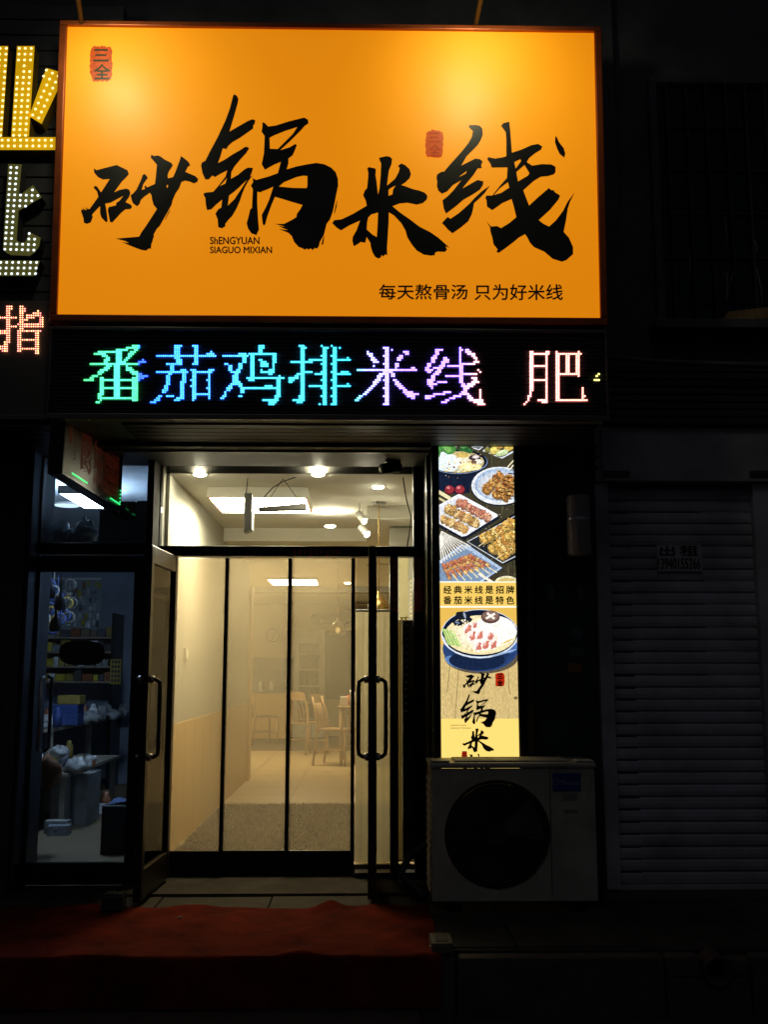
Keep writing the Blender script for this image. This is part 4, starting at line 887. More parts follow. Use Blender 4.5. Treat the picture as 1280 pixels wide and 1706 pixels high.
# yellow led string and white tube at the sidelight
m = MB(); 
for i in range(12):
    c = P(685, 968 + i * 7.2, YD - .06) if i < 9 else P(685 - (i - 8) * 6, 1031, YD - .06)
    m.blob(c, (.0045, .0045, .0045), i, 6, 4, 0)
o = obj('light_string', m, glow('string_bulb', (1.4, .95, .25), 1.2), None, True); tag(o, 'string of tiny yellow lights along the sidelight frame', 'light string')
M['pvcw'] = glass('sheer_blind', (.8, .76, .62), .0, .85, (.75, .70, .52), .5)
bl = rect(666, 928, 682, 1445, YD + .06)
o = thing('roller_blind', 'narrow cream roller blind behind the sidelight glass', 'blind', (bl[0], YD + .07, .1)); zsp = P(674, 1030, YD + .06).z
bx('blind_cloth', (bl[0], bl[1], YD + .09, YD + .094, zsp, bl[3]), M['pvcw'], o); obj('bottom_bar', MB().cyl((bl[0], YD + .092, zsp), (bl[1], YD + .092, zsp), .009), M['white'], o)

sp_ = thing('dimming_board', 'tan board added to dim the lower sidelight glass', 'board', (bl[0], YD + .12, .1))
bx('board_face', (bl[0] + .02, bl[1] + .03, YD + .11, YD + .125, .10, zsp - .01), mat('dimming_board_tan', (.14, .11, .065), .8, 0, .5, 8), sp_)  # added board, its low tan colour stands in for the column's dim lower part
bx('dim_wall_strip', (bl[0] - .022, bl[0] + .018, YD + .10, YD + .109, .10, zsp - .01), glass('dim_wall_film', (.5, .45, .3), .0, .9, (.42, .36, .24), .5), sp_)  # added translucent strip, tinted to imitate the dimmed wall beyond the glass
rl = thing('rope_light', 'unlit rope light strip hanging below the blind in the sidelight', 'light strip', (P(680, 1040, YD - .06).x, YD - .06, .9))
ra, rb_ = P(679, 1035, YD - .06), P(676, 1190, YD - .06)
obj('strip', MB().tube([ra, (ra + rb_) / 2 + Vector((.004, 0, 0)), rb_], .010, 8), M['cable'], rl, True)
for i in range(13):
    c = ra.lerp(rb_, (i + .5) / 13); obj('led_chip', MB().box(c.x - .007, c.x + .007, c.y - .014, c.y - .0105, c.z - .007, c.z + .007), M['white'], rl)
# ================================================================== HARDWARE SHOP ON THE LEFT
YS = .24
hs = thing('hardware_shop', 'dim blue lit hardware shop interior behind the left glass door', 'shop', (-2.4, 2.5, 0))
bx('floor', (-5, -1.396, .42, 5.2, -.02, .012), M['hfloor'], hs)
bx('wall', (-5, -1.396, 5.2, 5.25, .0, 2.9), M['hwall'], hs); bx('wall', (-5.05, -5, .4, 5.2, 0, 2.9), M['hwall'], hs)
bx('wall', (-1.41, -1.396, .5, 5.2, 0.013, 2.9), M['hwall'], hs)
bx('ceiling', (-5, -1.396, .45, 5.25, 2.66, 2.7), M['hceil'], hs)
M['tube'] = glow('cool_tube', (.72, .87, 1.0), 66)
ta, tb = PZ(116, 823, 2.53), PZ(152, 847, 2.53)
t = thing('tube_lamp', 'bright cool white tube lamp on the hardware shop ceiling', 'ceiling light', (ta.x, ta.y, 2.62))
bx('housing', (ta.x - .025, ta.x + .025, ta.y - .02, tb.y + .02, 2.585, 2.659), M['white'], t, .006)
bx('end_cap', (ta.x - .075, ta.x + .075, ta.y - .05, ta.y - .001, 2.53, 2.585), M['white'], t, .006)
bx('diffuser', (ta.x - .075, ta.x + .075, ta.y, tb.y, 2.53, 2.584), M['tube'], t, .006)
p = PZ(111, 840, 2.655); t = thing('round_ceiling_disc', 'small round glowing disc beside the tube lamp', 'ceiling light', (p.x, p.y, 2.655))  # pale glowing disc with a white rim, next to the tube
obj('diffuser', MB().cyl((p.x, p.y, 2.64), (p.x, p.y, 2.655), .10, .11, 20), glow('cool_disc', (.75, .88, 1), 1.6), t, True); obj('ring', MB().lathe((p.x, p.y, 2.65), [(.11, -.006), (.125, -.006), (.125, .008), (.11, .008)], 20), M['white'], t, True)
# door with frame
hd = thing('hardware_shop_door', 'dark bronze framed glass shop door with oval sticker', 'door', (-1.75, YS, 0))
ox0, ox1, oz0, oz1 = rect(46, 926, 241, 1462, YS)
gx0, gx1, gz0, gz1 = rect(56, 953, 216, 1437, YS)
ozt = P(150, 908, YS).z; ozt2 = P(150, 766, YS).z
bx('stile', (ox0 + .03, gx0, YS - .02, YS + .03, .02, oz1), M['bronze'], hd, .005); bx('stile', (gx1, ox1 - .03, YS - .02, YS + .03, .02, oz1), M['bronze'], hd, .005)
bx('top_rail', (gx0 + .001, gx1 - .001, YS - .018, YS + .028, gz1, oz1), M['bronze'], hd, .005); bx('bottom_rail', (gx0 + .001, gx1 - .001, YS - .018, YS + .028, .02, gz0), M['bronze'], hd, .005)
bx('pane', (gx0, gx1, YS + .002, YS + .008, gz0, gz1), M['dglass'], hd)
ov = [(136 + 38 * math.copysign(abs(math.cos(a)) ** .6, math.cos(a)), 1088 + 20 * math.copysign(abs(math.sin(a)) ** .75, math.sin(a))) for a in [2 * math.pi * i / 32 for i in range(32)]]
obj('oval_sticker', poly_fill([ov], lambda x, y, o=0: P(x, y, YS - .002)), M['ink'], hd)
for (xx, s_) in ((66, 1), (71, 1)):
    z1_, z0_ = P(xx, 1128, YS - .07).z, P(xx, 1252, YS - .07).z; X = P(xx, 1180, YS - .07).x; yo = -.07 if xx == 66 else .08
    hm = MB().tube([(X, YS + math.copysign(.015, yo), z1_), (X, YS + yo, z1_ - .008), (X, YS + yo, z0_ + .008), (X, YS + math.copysign(.015, yo), z0_)], .011, 10); obj('pull_handle', hm, M['steel' if xx == 66 else 'blackmetal'], hd, True)
hf = thing('shopfront_frame', 'dark frame and transom window over the hardware shop door', 'door frame', (-1.75, YS, 0))
bx('jamb', (ox0 - .03, ox0 + .028, YS - .03, YS + .08, .012, ozt2), M['bronze'], hf, .004); bx('jamb', (ox1 - .028, ox1 + .015, YS - .03, YS + .155, .012, ozt2 + .05), M['jamb'], hf, .004)
bx('transom_bar', (ox0 + .029, ox1 - .029, YS - .03, YS + .06, oz1 + .008, ozt + .01), M['blackmetal'], hf, .004)
bx('pane', (ox0 + .029, ox1 - .029, YS + .01, YS + .016, ozt + .011, ozt2), M['dglass'], hf)
# goods
BOXC = [(.05, .055, .06), (.10, .10, .09), (.03, .06, .22), (.28, .20, .04), (.16, .12, .08), (.26, .27, .27), (.20, .06, .02)]
BMN = ['black', 'dark grey', 'blue', 'mustard', 'brown', 'pale grey', 'rust red']; PKN = ['silver', 'slate grey', 'yellow', 'black', 'orange', 'white']
BM = [mat('carton_%d' % i, c, .7, 0, .25, 12) for i, c in enumerate(BOXC)]
lg = thing('high_shelf', 'dark high shelf behind the hardware shop transom', 'shelf', (-1.75, .6, ozt))
sz = P(150, 905, .6).z
bx('board', (ox0 - .05, -1.42, .50, .85, sz - .025, sz), M['bench'], lg)
bx('bracket', (-1.9, -1.87, .5, .85, sz - .06, sz - .026), M['blackmetal'], lg); bx('bracket', (-1.5, -1.47, .5, .85, sz - .06, sz - .026), M['blackmetal'], lg)
for i, (a, b, top, lb) in enumerate(((198, 226, 836, 'dark carton on the high shelf next to the party wall frame'), (227, 256, 835, 'dark carton wedged at the end of the high shelf'), (60, 84, 866, 'dark carton on the high shelf beside the outer pier'), (165, 196, 850, 'dark carton on the high shelf under the box sign'))):
    r_ = rect(a, top, b, 905, .6); o = bx('carton', (r_[0] + .002, min(r_[1], -1.415) - .002, .58, .80, sz + .001, r_[3]), BM[0], None, .006); tag(o, lb, 'carton', 'cartons on the high shelf')
o = obj('sack', MB().blob((P(66, 840, .7).x, .72, P(66, 846, .7).z), (.05, .08, .09), 3), M['darkblock'], None, True); tag(o, 'dark lumpy sack piled on top of the carton by the outer pier', 'sack')
for i, (px, py, w, h, mm) in enumerate(((100, 885, .12, .10, 'hceil'), (125, 893, .09, .07, 'hwall'), (142, 880, .10, .11, 'hceil'))):
    c = P(px, py, .68); o = obj('plastic_bag', MB().bag((c.x, c.y, sz + h * .6), (w * .7, .07, h * .7), i + 20), M[mm], None, True); tag(o, 'crumpled pale plastic bag on the high shelf', 'bag', 'plastic bags on the high shelf')
M['bagfilm'] = mat('grey_bag_film', (.30, .31, .32), .35, 0, .5, 22, .8, 45)
# pegboard
YP = 5.19
pb = rect(70, 972, 168, 1040, YP)
t = thing('pegboard', 'pale pegboard full of hanging packs on the hardware shop back wall', 'pegboard', (pb[0], YP, pb[2]))
bx('board', (pb[0] - .1, pb[1], YP - .015, YP, pb[2] - .1, pb[3] + .05), mat('pegboard_paint', (.30, .34, .38), .7, 0, .2, 20), t); bx('rail', (pb[0] - .1, pb[1], YP - .04, YP - .016, pb[3] + .04, pb[3] + .06), M['white'], t)
PK = [mat('pack_%d' % i, c, .25, 0, .5, 40) for i, c in enumerate(((.62, .64, .66), (.25, .28, .33), (.5, .42, .05), (.10, .11, .14), (.30, .12, .06), (.8, .82, .84)))]
for j in range(6):
    for i in range(16):
        if rnd.random() < .12: continue
        x = pb[0] + (pb[1] - pb[0]) * (i + .5 + rnd.uniform(-.2, .2)) / 16; z = pb[3] + .03 - j * .085 - rnd.uniform(0, .03); w = rnd.uniform(.02, .038); h = rnd.uniform(.045, .085)
        pi = (0, 5, 1, 0, 5, 2, 3, 1, 0, 4)[rnd.randrange(10)]; o = bx('blister_pack', (x - w / 2, x + w / 2, YP - .05, YP - .02 - rnd.uniform(0, .01), z - h, z), PK[pi], None, .006); tag(o, 'small %s blister pack hanging on the pegboard' % PKN[pi], 'pack', '%s blister packs on the pegboard' % PKN[pi])
# shelf rack under pegboard
sr = rect(66, 1040, 190, 1150, 4.9)
t = thing('goods_rack', 'rack of small goods under the pegboard', 'shelf', (sr[0], 4.9, .8))
levels = [P(100, y, 4.9).z for y in (1062, 1086, 1110, 1135)]
for z in levels: bx('shelf_board', (sr[0] - .3, sr[1], 4.75, 5.15, z - .015, z), M['bench'], t)
for x in (sr[0] - .3, sr[1]): bx('upright', (x, x + .03, 4.74, 5.16, .02, levels[0] + .25), M['blackmetal'], t)
for z in levels:
    x = sr[0] - .25
    while x < sr[1] - .06:
        w = rnd.uniform(.05, .12); h = rnd.uniform(.07, .125)
        gi = rnd.randrange(13); o = bx('goods_box', (x, x + w - .006, 4.77, 4.95, z + .001, z + h), (BM + PK)[gi], None, .005); tag(o, 'small %s goods box on the rack under the pegboard' % (BMN + PKN)[gi], 'box', '%s goods boxes on the rack' % (BMN + PKN)[gi]); x += w
# second rack, hooks and small goods that crowd the back of the shop
def clutter(n, x0, x1, y0, y1, z0, label, group, seed, smax=1.0):
    q = random.Random(seed)
    for i in range(n):
        x, y = q.uniform(x0, x1), q.uniform(y0, y1); k = q.randrange(3); ci = q.randrange(13); mm = (BM + PK)[ci]; s_ = q.uniform(.7, 1.2) * smax
        if k == 0: m = MB().lathe((x, y, z0), [(.001, 0), (.035 * s_, 0), (.036 * s_, .10 * s_), (.02 * s_, .12 * s_), (.018 * s_, .145 * s_), (.001, .147 * s_)], 12)
        elif k == 1:
            a = q.uniform(-.5, .5); ca, sa = math.cos(a), math.sin(a); w, d, h = .05 * s_, .035 * s_, q.uniform(.05, .14) * s_
            m = MB().add([(x + u * w * ca - v * d * sa, y + u * w * sa + v * d * ca, z0 + zz_) for zz_ in (0, h) for (u, v) in ((-1, -1), (1, -1), (1, 1), (-1, 1))], [(3, 2, 1, 0), (4, 5, 6, 7), (0, 1, 5, 4), (1, 2, 6, 5), (2, 3, 7, 6), (3, 0, 4, 7)])
        else: m = MB().lathe((x, y, z0), [(.022 * s_, 0), (.05 * s_, .002), (.055 * s_, .02), (.05 * s_, .045), (.022 * s_, .047), (.022 * s_, 0)], 14)
        nm, lb = (('bottle', 'small %s bottle ') if k == 0 else ('goods_box', 'small %s carton ') if k == 1 else ('tape_roll', 'fat %s tape roll ')); lb = lb % (BMN + PKN)[ci]
        o = obj(nm, m, mm, None, k != 1, .004 if k == 1 else 0.); tag(o, lb + label, nm.replace('_', ' '), group + ' ' + (BMN + PKN)[ci] + ' ' + nm.replace('_', ' ') + 's')
clutter(26, PZ(90, 1214, .78).x - .25, PZ(90, 1214, .78).x + .02, 2.5, 4.5, .786, 'crowding the work bench top', 'work bench', 5)
clutter(12, P(150, 1262, 2.6).x - .5, P(150, 1262, 2.6).x + .1, 2.2, 3.3, .4955, 'on the low plank shelf', 'plank shelf', 8)
clutter(22, P(80, 1320, 1.6).x - .15, P(150, 1320, 2.4).x, 1.75, 3.2, .0135, 'on the floor under the work bench', 'floor', 6, 1.4)
for i in range(16):
    px_, py_ = rnd.uniform(74, 120), rnd.uniform(970, 1050); c = P(px_, py_, 2.6); h_ = rnd.uniform(.10, .22)
    o = obj('hanging_coil', MB().lathe((c.x, c.y, c.z), [(.04, -.012), (.055, -.01), (.055, .01), (.04, .012), (.04, -.012)], 14, 'y').cyl((c.x, c.y, c.z + .05), (c.x, c.y, c.z + h_), .004), BM[rnd.randrange(6)], None, True); tag(o, 'coil of hose or wire hung up inside the hardware shop', 'coil', 'hanging coils')
# notice with yellow grid
nr = rect(183, 1098, 201, 1140, 4.7); t = thing('wall_chart', 'yellow gridded chart hanging beside the goods rack', 'chart', (nr[0], 4.7, nr[2]))
bx('sheet', (nr[0], nr[1], 4.70, 4.704, nr[2], nr[3]), mat('chart_yellow', (.36, .27, .05), .7), t)
for i in range(3):
    for j in range(5): bx('chart_cell', (nr[0] + .015 + .032 * i, nr[0] + .037 + .032 * i, 4.694, 4.699, nr[3] - .045 - .048 * j, nr[3] - .015 - .048 * j), M['darkblock'], t)
# work bench
bt0, bt1 = PZ(84, 1214, .78), PZ(212, 1186, .78)
t = thing('work_bench', 'long worn wooden work bench in the hardware shop', 'bench', (-2.9, 3, 0))
bm2 = MB(); bm2.add([(bt0.x, bt0.y, .75), (bt1.x + .1, bt1.y, .75), (bt1.x - .6, bt1.y + .1, .75), (bt0.x - .7, bt0.y, .75), (bt0.x, bt0.y, .785), (bt1.x + .1, bt1.y, .785), (bt1.x - .6, bt1.y + .1, .785), (bt0.x - .7, bt0.y, .785)], [(3, 2, 1, 0), (4, 5, 6, 7), (0, 1, 5, 4), (1, 2, 6, 5), (2, 3, 7, 6), (3, 0, 4, 7)])
obj('bench_top', bm2, M['bench'], t)
for k in (.02, .45, .75): 
    q_ = bt0.lerp(bt1, k); bx('leg', (q_.x - .06, q_.x - .01, q_.y + .02, q_.y + .07, .013, .749), M['bench'], t)
for i, (px, py, w, h, mi, lb) in enumerate(((110, 1198, .20, .10, 2, 'blue box lying flat on the work bench'), (112, 1182, .19, .07, 2, 'blue box stacked on the flat blue box'), (117, 1168, .16, .07, 3, 'yellow topped box on the stacked blue boxes'))):
    pass
zb_ = .786
for i, (px, w, h, mi, lb) in enumerate(((112, .24, .10, 2, 'blue box lying flat on the work bench'), (113, .22, .08, 2, 'second blue box stacked on the flat blue box'), (118, .20, .08, 3, 'yellow box on top of the stacked blue boxes'))):
    c = P(px, 1190, bt0.y + .5); o = bx('tool_box', (c.x - w / 2, c.x + w / 2, bt0.y + .4, bt0.y + .6, zb_, zb_ + h), BM[mi], None, .006); tag(o, lb, 'box'); zb_ += h + .001
for i, (px, py, w, h) in enumerate(((150, 1175, .12, .08), (165, 1165, .10, .09), (190, 1168, .12, .07), (178, 1150, .1, .1), (205, 1172, .08, .1))):
    c = P(px, py, bt0.y + 1.0 + .3 * i); o = obj('plastic_bag', MB().bag((c.x, c.y, .785 + h * .5), (w * .7, .07, h * .62), i + 40), M['bagfilm'], None, True); tag(o, 'crumpled plastic bag of parts on the work bench', 'bag', 'plastic bags on the work bench')
for i, (px, py, w, h, Yb) in enumerate(((125, 1265, .15, .09, 2.0), (100, 1240, .11, .07, 2.2), (140, 1285, .10, .07, 2.2))):
    c = P(px, py, Yb); o = obj('plastic_bag', MB().bag((c.x, c.y, .497 + h * .4 + .10 * (i % 2)), (w * .62, .07, h * .6), i + 60), M['bagfilm'], None, True); tag(o, 'plump plastic bag heaped under the work bench', 'bag', 'plastic bags under the work bench')
ct0 = PZ(80, 1392, .013)
for i in range(2):
    x = ct0.x + .13 * i; o = bx('tall_carton', (x, x + .125, ct0.y + .12 * i, ct0.y + .4 + .12 * i, .0135, .46), BM[5], None, .006); tag(o, 'tall white carton standing on the hardware shop floor', 'carton', 'tall white cartons')
rr = [bt0.x, bt0.y]
t = thing('under_shelf', 'low plank shelf loaded with bags under the work bench', 'shelf', (ct0.x, 2.2, .4)); bx('plank', (P(75, 1290, 1.9).x - .5, P(200, 1265, 3.6).x, 1.9, 3.6, .47, .495), M['bench'], t)
for yy in (1.95, 3.5): bx('leg', (P(75, 1290, 1.9).x + .1, P(75, 1290, 1.9).x + .14, yy, yy + .04, .013, .469), M['bench'], t)
dbx = PZ(165, 1438, .013); d2 = PZ(209, 1438, .013)
o = bx('storage_bin', (dbx.x, d2.x, dbx.y, dbx.y + .30, .0135, .38), M['darkblock'], None, .01); tag(o, 'black storage bin on the floor just inside the hardware shop door', 'bin')
o = obj('blue_cloth', MB().grid(lambda u, v: (dbx.x + .03 + (d2.x - dbx.x - .04) * u, dbx.y + .05 + .22 * v, .384 + .03 * math.sin(u * 5) * math.sin(v * 4) + .02 * u), 8, 8), mat('blue_cloth', (.08, .14, .30), .8), None, True); tag(o, 'folded blue cloth lying on the black storage bin', 'cloth')
p = P(92, 1285, 1.0); o = obj('tan_bag', MB().blob((p.x - .05, 1.0, p.z), (.09, .08, .10), 77, 12, 8, .35), mat('tan_bag', (.20, .085, .035), .7), None, True); tag(o, 'tan shopping bag hanging behind the hardware shop door glass', 'bag')
for i, (px, py) in enumerate(((100, 1005), (82, 985), (92, 1040))):
    c = P(px, py, 1.1); o = obj('hanging_lamp', MB().lathe((c.x, c.y, c.z), [(.035, -.05), (.045, -.02), (.03, .03), (.012, .05), (.006, .10), (.006, .2), (.001, .2)], 12), M['blackmetal'], None, True); tag(o, 'black lamp fitting dangling near the hardware shop door', 'lamp', 'hanging lamp fittings')

# ================================================================== POSTER LIGHTBOX
YPo = -.06
pb_z1 = (P(732, 741, YPo).z + P(857, 741, YPo).z) / 2; pb_z0 = .55
lbx0 = P(733.5, 1000, YPo).x; lbx1 = P(860.5, 1000, YPo).x
pl = thing('poster_lightbox', 'tall lit poster lightbox showing skewers and a noodle bowl', 'lightbox', ((lbx0 + lbx1) / 2, YPo, pb_z0))
bx('case', (lbx0 - .045, lbx1 + .035, YPo + .006, .049, pb_z0 - .03, pb_z1 + .035), M['blackmetal'], pl, .004)
for b in ((lbx0 - .045, lbx0 - .004, pb_z0 - .03, pb_z1 + .035), (lbx1 + .004, lbx1 + .035, pb_z0 - .03, pb_z1 + .035)): bx('frame_rail', (b[0], b[1], YPo - .012, YPo + .0055, b[2], b[3]), M['blackmetal'], pl, .003)
for b in ((pb_z0 - .03, pb_z0), (pb_z1 + .003, pb_z1 + .035)): bx('frame_rail', (lbx0 - .003, lbx1 + .003, YPo - .012, YPo + .0055, b[0], b[1]), M['blackmetal'], pl, .003)
art = MB(); LAY = [0]; PHOTO = [1.0]
U = lambda u: lbx0 + (lbx1 - lbx0) * u
def clip(poly):
    for ax, lim, sg in ((0, lbx0, 1), (0, lbx1, -1), (1, pb_z0, 1), (1, pb_z1, -1)):
        out = []
        for a, b in zip(poly, poly[1:] + poly[:1]):
            ia, ib = (a[ax] - lim) * sg >= 0, (b[ax] - lim) * sg >= 0
            if ia: out.append(a)
            if ia != ib: t = (lim - a[ax]) / (b[ax] - a[ax]); out.append((a[0] + (b[0] - a[0]) * t, a[1] + (b[1] - a[1]) * t))
        poly = out
        if len(poly) < 3: return []
    return poly
from mathutils.geometry import tessellate_polygon
ZM = {2: (720, 730, 6.825), 3: (720, 950, 5.331)}
def pt(z, x, y):
    ox, oy, s = ZM[z]; p = P(ox + x / s, oy + y / s, YPo); return (p.x, p.z)
def ink(poly_w, col, step=True):
    poly_w = clip(poly_w)
    if len(poly_w) < 3: return
    LAY[0] += 1; y = YPo + .004 - LAY[0] * .0000022
    tri = tessellate_polygon([[Vector((a, b, 0)) for a, b in poly_w]])
    fs = []
    for t in tri:
        a, b, c = [poly_w[k] for k in t]; s = (b[0] - a[0]) * (c[1] - a[1]) - (c[0] - a[0]) * (b[1] - a[1])
        if abs(s) > 1e-12: fs.append(tuple(t) if s > 0 else tuple(reversed(t)))
    c4 = lin(*col); art.add([(a, y, b) for a, b in poly_w], fs, (c4[0], c4[1], c4[2], PHOTO[0]))
def pg(z, pts, col): ink([pt(z, *p) for p in pts], col)
def el(z, cx, cy, rx, ry, col, n=28, rot=0., jit=0., q=random.Random(1)):
    c, s = math.cos(rot), math.sin(rot); pts = []
    for i in range(n):
        a = 2 * math.pi * i / n; k = 1 + q.uniform(-jit, jit); x, y = rx * k * math.cos(a), ry * k * math.sin(a); pts.append((cx + x * c - y * s, cy + x * s + y * c))
    pg(z, pts, col)
def ln(z, x0, y0, x1, y1, w, col):
    d = math.hypot(x1 - x0, y1 - y0); nx, ny = -(y1 - y0) / d * w / 2, (x1 - x0) / d * w / 2
    pg(z, [(x0 + nx, y0 + ny), (x1 + nx, y1 + ny), (x1 - nx, y1 - ny), (x0 - nx, y0 - ny)], col)
aq = random.Random(11)
def shade_el(z, cx, cy, rx, ry, c_out, c_in, n=9, dx=0., dy=0.):
    for k in range(n):
        t = k / (n - 1); el(z, cx + dx * t, cy + dy * t, rx * (1 - .75 * t), ry * (1 - .75 * t), tuple(int(a + (b - a) * t) for a, b in zip(c_out, c_in)), 30)
def skewer(z, x0, y0, x1, y1, w, cols, n, seed=0):
    a = math.atan2(y1 - y0, x1 - x0); L = math.hypot(x1 - x0, y1 - y0)
    for k in range(n):
        t = (k + .5) / n; x, y = x0 + (x1 - x0) * t, y0 + (y1 - y0) * t
        el(z, x, y + w * .12, L / n * .75, w * .55, tuple(int(c * .66) for c in cols[0]), 12, a, .15, aq)
        el(z, x + aq.uniform(-6, 6), y + aq.uniform(-8, 8), L / n * aq.uniform(.5, .75), w * aq.uniform(.38, .52), cols[k % len(cols)], 14, a, .3, aq)
        for _ in range(22):
            dx, dy = aq.uniform(-.5, .5) * L / n, aq.uniform(-.4, .4) * w; c = cols[aq.randrange(len(cols))]; f = aq.uniform(.45, 1.4)
            el(z, x + dx * math.cos(a) - dy * math.sin(a), y + dx * math.sin(a) + dy * math.cos(a), w * .10 * aq.uniform(.35, 1.3), w * .07 * aq.uniform(.35, 1.2), tuple(min(255, int(v * f)) for v in c), 7, a, .3, aq)
# upper photo: weathered table
pg(2, [(0, 0), (1092, 0), (1092, 1660), (0, 1660)], (62, 58, 42))
for i in range(90):
    x = aq.uniform(60, 960); y = aq.uniform(80, 1640); f = aq.uniform(.55, 1.7); ln(2, x, y, x + aq.uniform(-12, 12), y + aq.uniform(50, 200), aq.uniform(4, 12), (int(74 * f), int(70 * f), int(50 * f)))
pg(2, [(60, 380), (560, 330), (640, 300), (500, 440), (440, 520), (430, 620), (300, 640), (60, 590)], (22, 30, 52))
el(2, 300, 275, 345, 150, (16, 22, 38)); el(2, 300, 268, 338, 138, (120, 140, 175)); el(2, 300, 262, 328, 136, (18, 24, 40)); shade_el(2, 310, 270, 285, 122, (196, 178, 126), (244, 240, 214), 8, -20, -10)
pg(2, [(60, 170), (130, 150), (250, 190), (330, 290), (250, 380), (120, 370), (60, 350)], (232, 246, 248))
for i in range(12): ln(2, 80 + aq.uniform(-20, 60), 170 + i * 14, 260 + aq.uniform(-30, 60), 220 + i * 13, 5, (205, 228, 235) if i % 2 else (250, 252, 250))
el(2, 350, 190, 75, 30, (206, 176, 96), jit=.1); el(2, 450, 320, 110, 50, (250, 240, 175), jit=.1); el(2, 490, 220, 70, 34, (70, 52, 60), jit=.15); el(2, 500, 210, 40, 18, (225, 215, 210), jit=.2); el(2, 530, 262, 55, 25, (240, 235, 215), jit=.2); el(2, 480, 270, 35, 20, (110, 88, 70), jit=.2)
for i in range(26): el(2, aq.uniform(130, 500), aq.uniform(260, 385), aq.uniform(6, 22), aq.uniform(5, 12), [(230, 190, 90), (150, 80, 60), (250, 245, 215), (245, 230, 160), (190, 120, 70)][i % 5], 8, aq.uniform(0, 3), .3, aq)
pg(2, [(70, 85), (250, 85), (285, 120), (240, 175), (180, 185), (110, 140), (85, 220), (70, 200)], (74, 138, 66)); pg(2, [(120, 95), (200, 90), (230, 150), (180, 165)], (120, 180, 90)); pg(2, [(290, 130), (400, 90), (470, 140), (440, 175), (360, 150)], (44, 104, 52)); pg(2, [(300, 90), (420, 85), (360, 120)], (90, 150, 84))
pg(2, [(435, 85), (600, 85), (540, 135), (480, 120)], (222, 226, 230)); pg(2, [(450, 100), (570, 100), (535, 122)], (80, 86, 92))
pg(2, [(575, 145), (800, 232), (945, 150), (945, 80), (650, 80)], (218, 224, 234)); pg(2, [(600, 138), (795, 212), (945, 132), (945, 80), (660, 80)], (58, 58, 48))
for (x, y, rx, ry, c) in ((715, 135, 62, 46, (214, 196, 104)), (875, 105, 58, 40, (206, 180, 84)), (800, 165, 72, 36, (196, 214, 160)), (632, 130, 32, 34, (120, 118, 60)), (780, 95, 40, 22, (190, 150, 80))):
    el(2, x, y + 8, rx, ry, tuple(int(v * .5) for v in c), 18, -.3, .05, aq); el(2, x, y, rx, ry * .92, c, 18, -.3, .05, aq); el(2, x - rx * .2, y - ry * .3, rx * .5, ry * .35, tuple(min(255, int(v * 1.18)) for v in c), 14, -.3, .1, aq)
for x, r in ((200, 56), (318, 58)): el(2, x, 588, r, r * .9, (84, 22, 28)); el(2, x, 580, r * .92, r * .8, (152, 48, 56)); el(2, x - 15, 562, r * .35, r * .25, (214, 130, 132))
el(2, 775, 550, 335, 222, (24, 28, 36)); el(2, 772, 540, 322, 216, (232, 236, 242)); el(2, 778, 528, 290, 188, (176, 196, 222)); shade_el(2, 782, 540, 262, 160, (196, 204, 216), (240, 241, 240), 7)
for i in range(40):
    a = math.pi * .55 + i / 40 * math.pi * .9; ln(2, 778 + 262 * math.cos(a), 528 + 166 * math.sin(a), 778 + 290 * math.cos(a), 528 + 186 * math.sin(a), 4, (120, 146, 186))
G1 = [(196, 140, 72), (170, 104, 52), (216, 172, 100), (140, 78, 44)]
for a in ((600, 600, 800, 400), (720, 660, 900, 430), (810, 690, 945, 520)): skewer(2, *a, 120, G1, 5)
for i in range(7): ln(2, 745 + i * 24, 600 - i * 40, 830 + i * 20, 625 - i * 44, 13, (66, 34, 20))
for i in range(5): ln(2, 820 + i * 26, 640 - i * 40, 900 + i * 20, 660 - i * 44, 12, (66, 34, 20))
ln(2, 860, 330, 950, 230, 14, (236, 226, 186)); ln(2, 880, 360, 960, 270, 12, (240, 234, 204))
pg(2, [(300, 660), (780, 905), (370, 1160), (60, 1000)], (22, 28, 44)); pg(2, [(300, 635), (330, 640), (745, 865), (752, 885), (390, 1110), (340, 1118), (60, 960), (60, 770)], (240, 241, 246)); pg(2, [(300, 670), (680, 880), (360, 1075), (70, 930), (70, 790)], (222, 224, 232))
ln(2, 60, 600, 215, 690, 40, (226, 214, 170)); ln(2, 60, 670, 150, 720, 24, (214, 200, 150))
G2 = [(212, 172, 110), (196, 150, 84), (226, 196, 138), (174, 118, 74)]; G3 = [(206, 140, 112), (190, 118, 96), (222, 172, 138), (160, 92, 78)]
skewer(2, 110, 900, 400, 1040, 95, G2, 6); skewer(2, 160, 780, 530, 970, 110, G2, 7); skewer(2, 290, 715, 660, 905, 100, G3, 7)
pg(2, [(390, 1180), (960, 840), (960, 1380), (800, 1440)], (14, 18, 26)); pg(2, [(396, 1176), (960, 872), (960, 1345), (805, 1424)], (206, 212, 220)); pg(2, [(412, 1178), (960, 884), (960, 1334), (805, 1410)], (36, 40, 44))
G4 = [(226, 182, 96), (208, 158, 72), (240, 208, 132), (188, 128, 60)]
for a in ((560, 1150, 945, 950), (665, 1265, 950, 1075), (770, 1340, 955, 1195)): skewer(2, *a, 125, G4, 6)
ln(2, 530, 1230, 600, 1180, 9, (230, 214, 160)); ln(2, 735, 1370, 800, 1320, 9, (230, 214, 160))
pg(2, [(60, 1380), (330, 1200), (440, 1220), (815, 1475), (560, 1660), (60, 1660)], (30, 38, 54)); pg(2, [(60, 1410), (340, 1205), (430, 1225), (800, 1475), (550, 1650), (60, 1650)], (176, 196, 222)); pg(2, [(60, 1450), (340, 1230), (760, 1478), (540, 1625), (60, 1625)], (122, 146, 176))
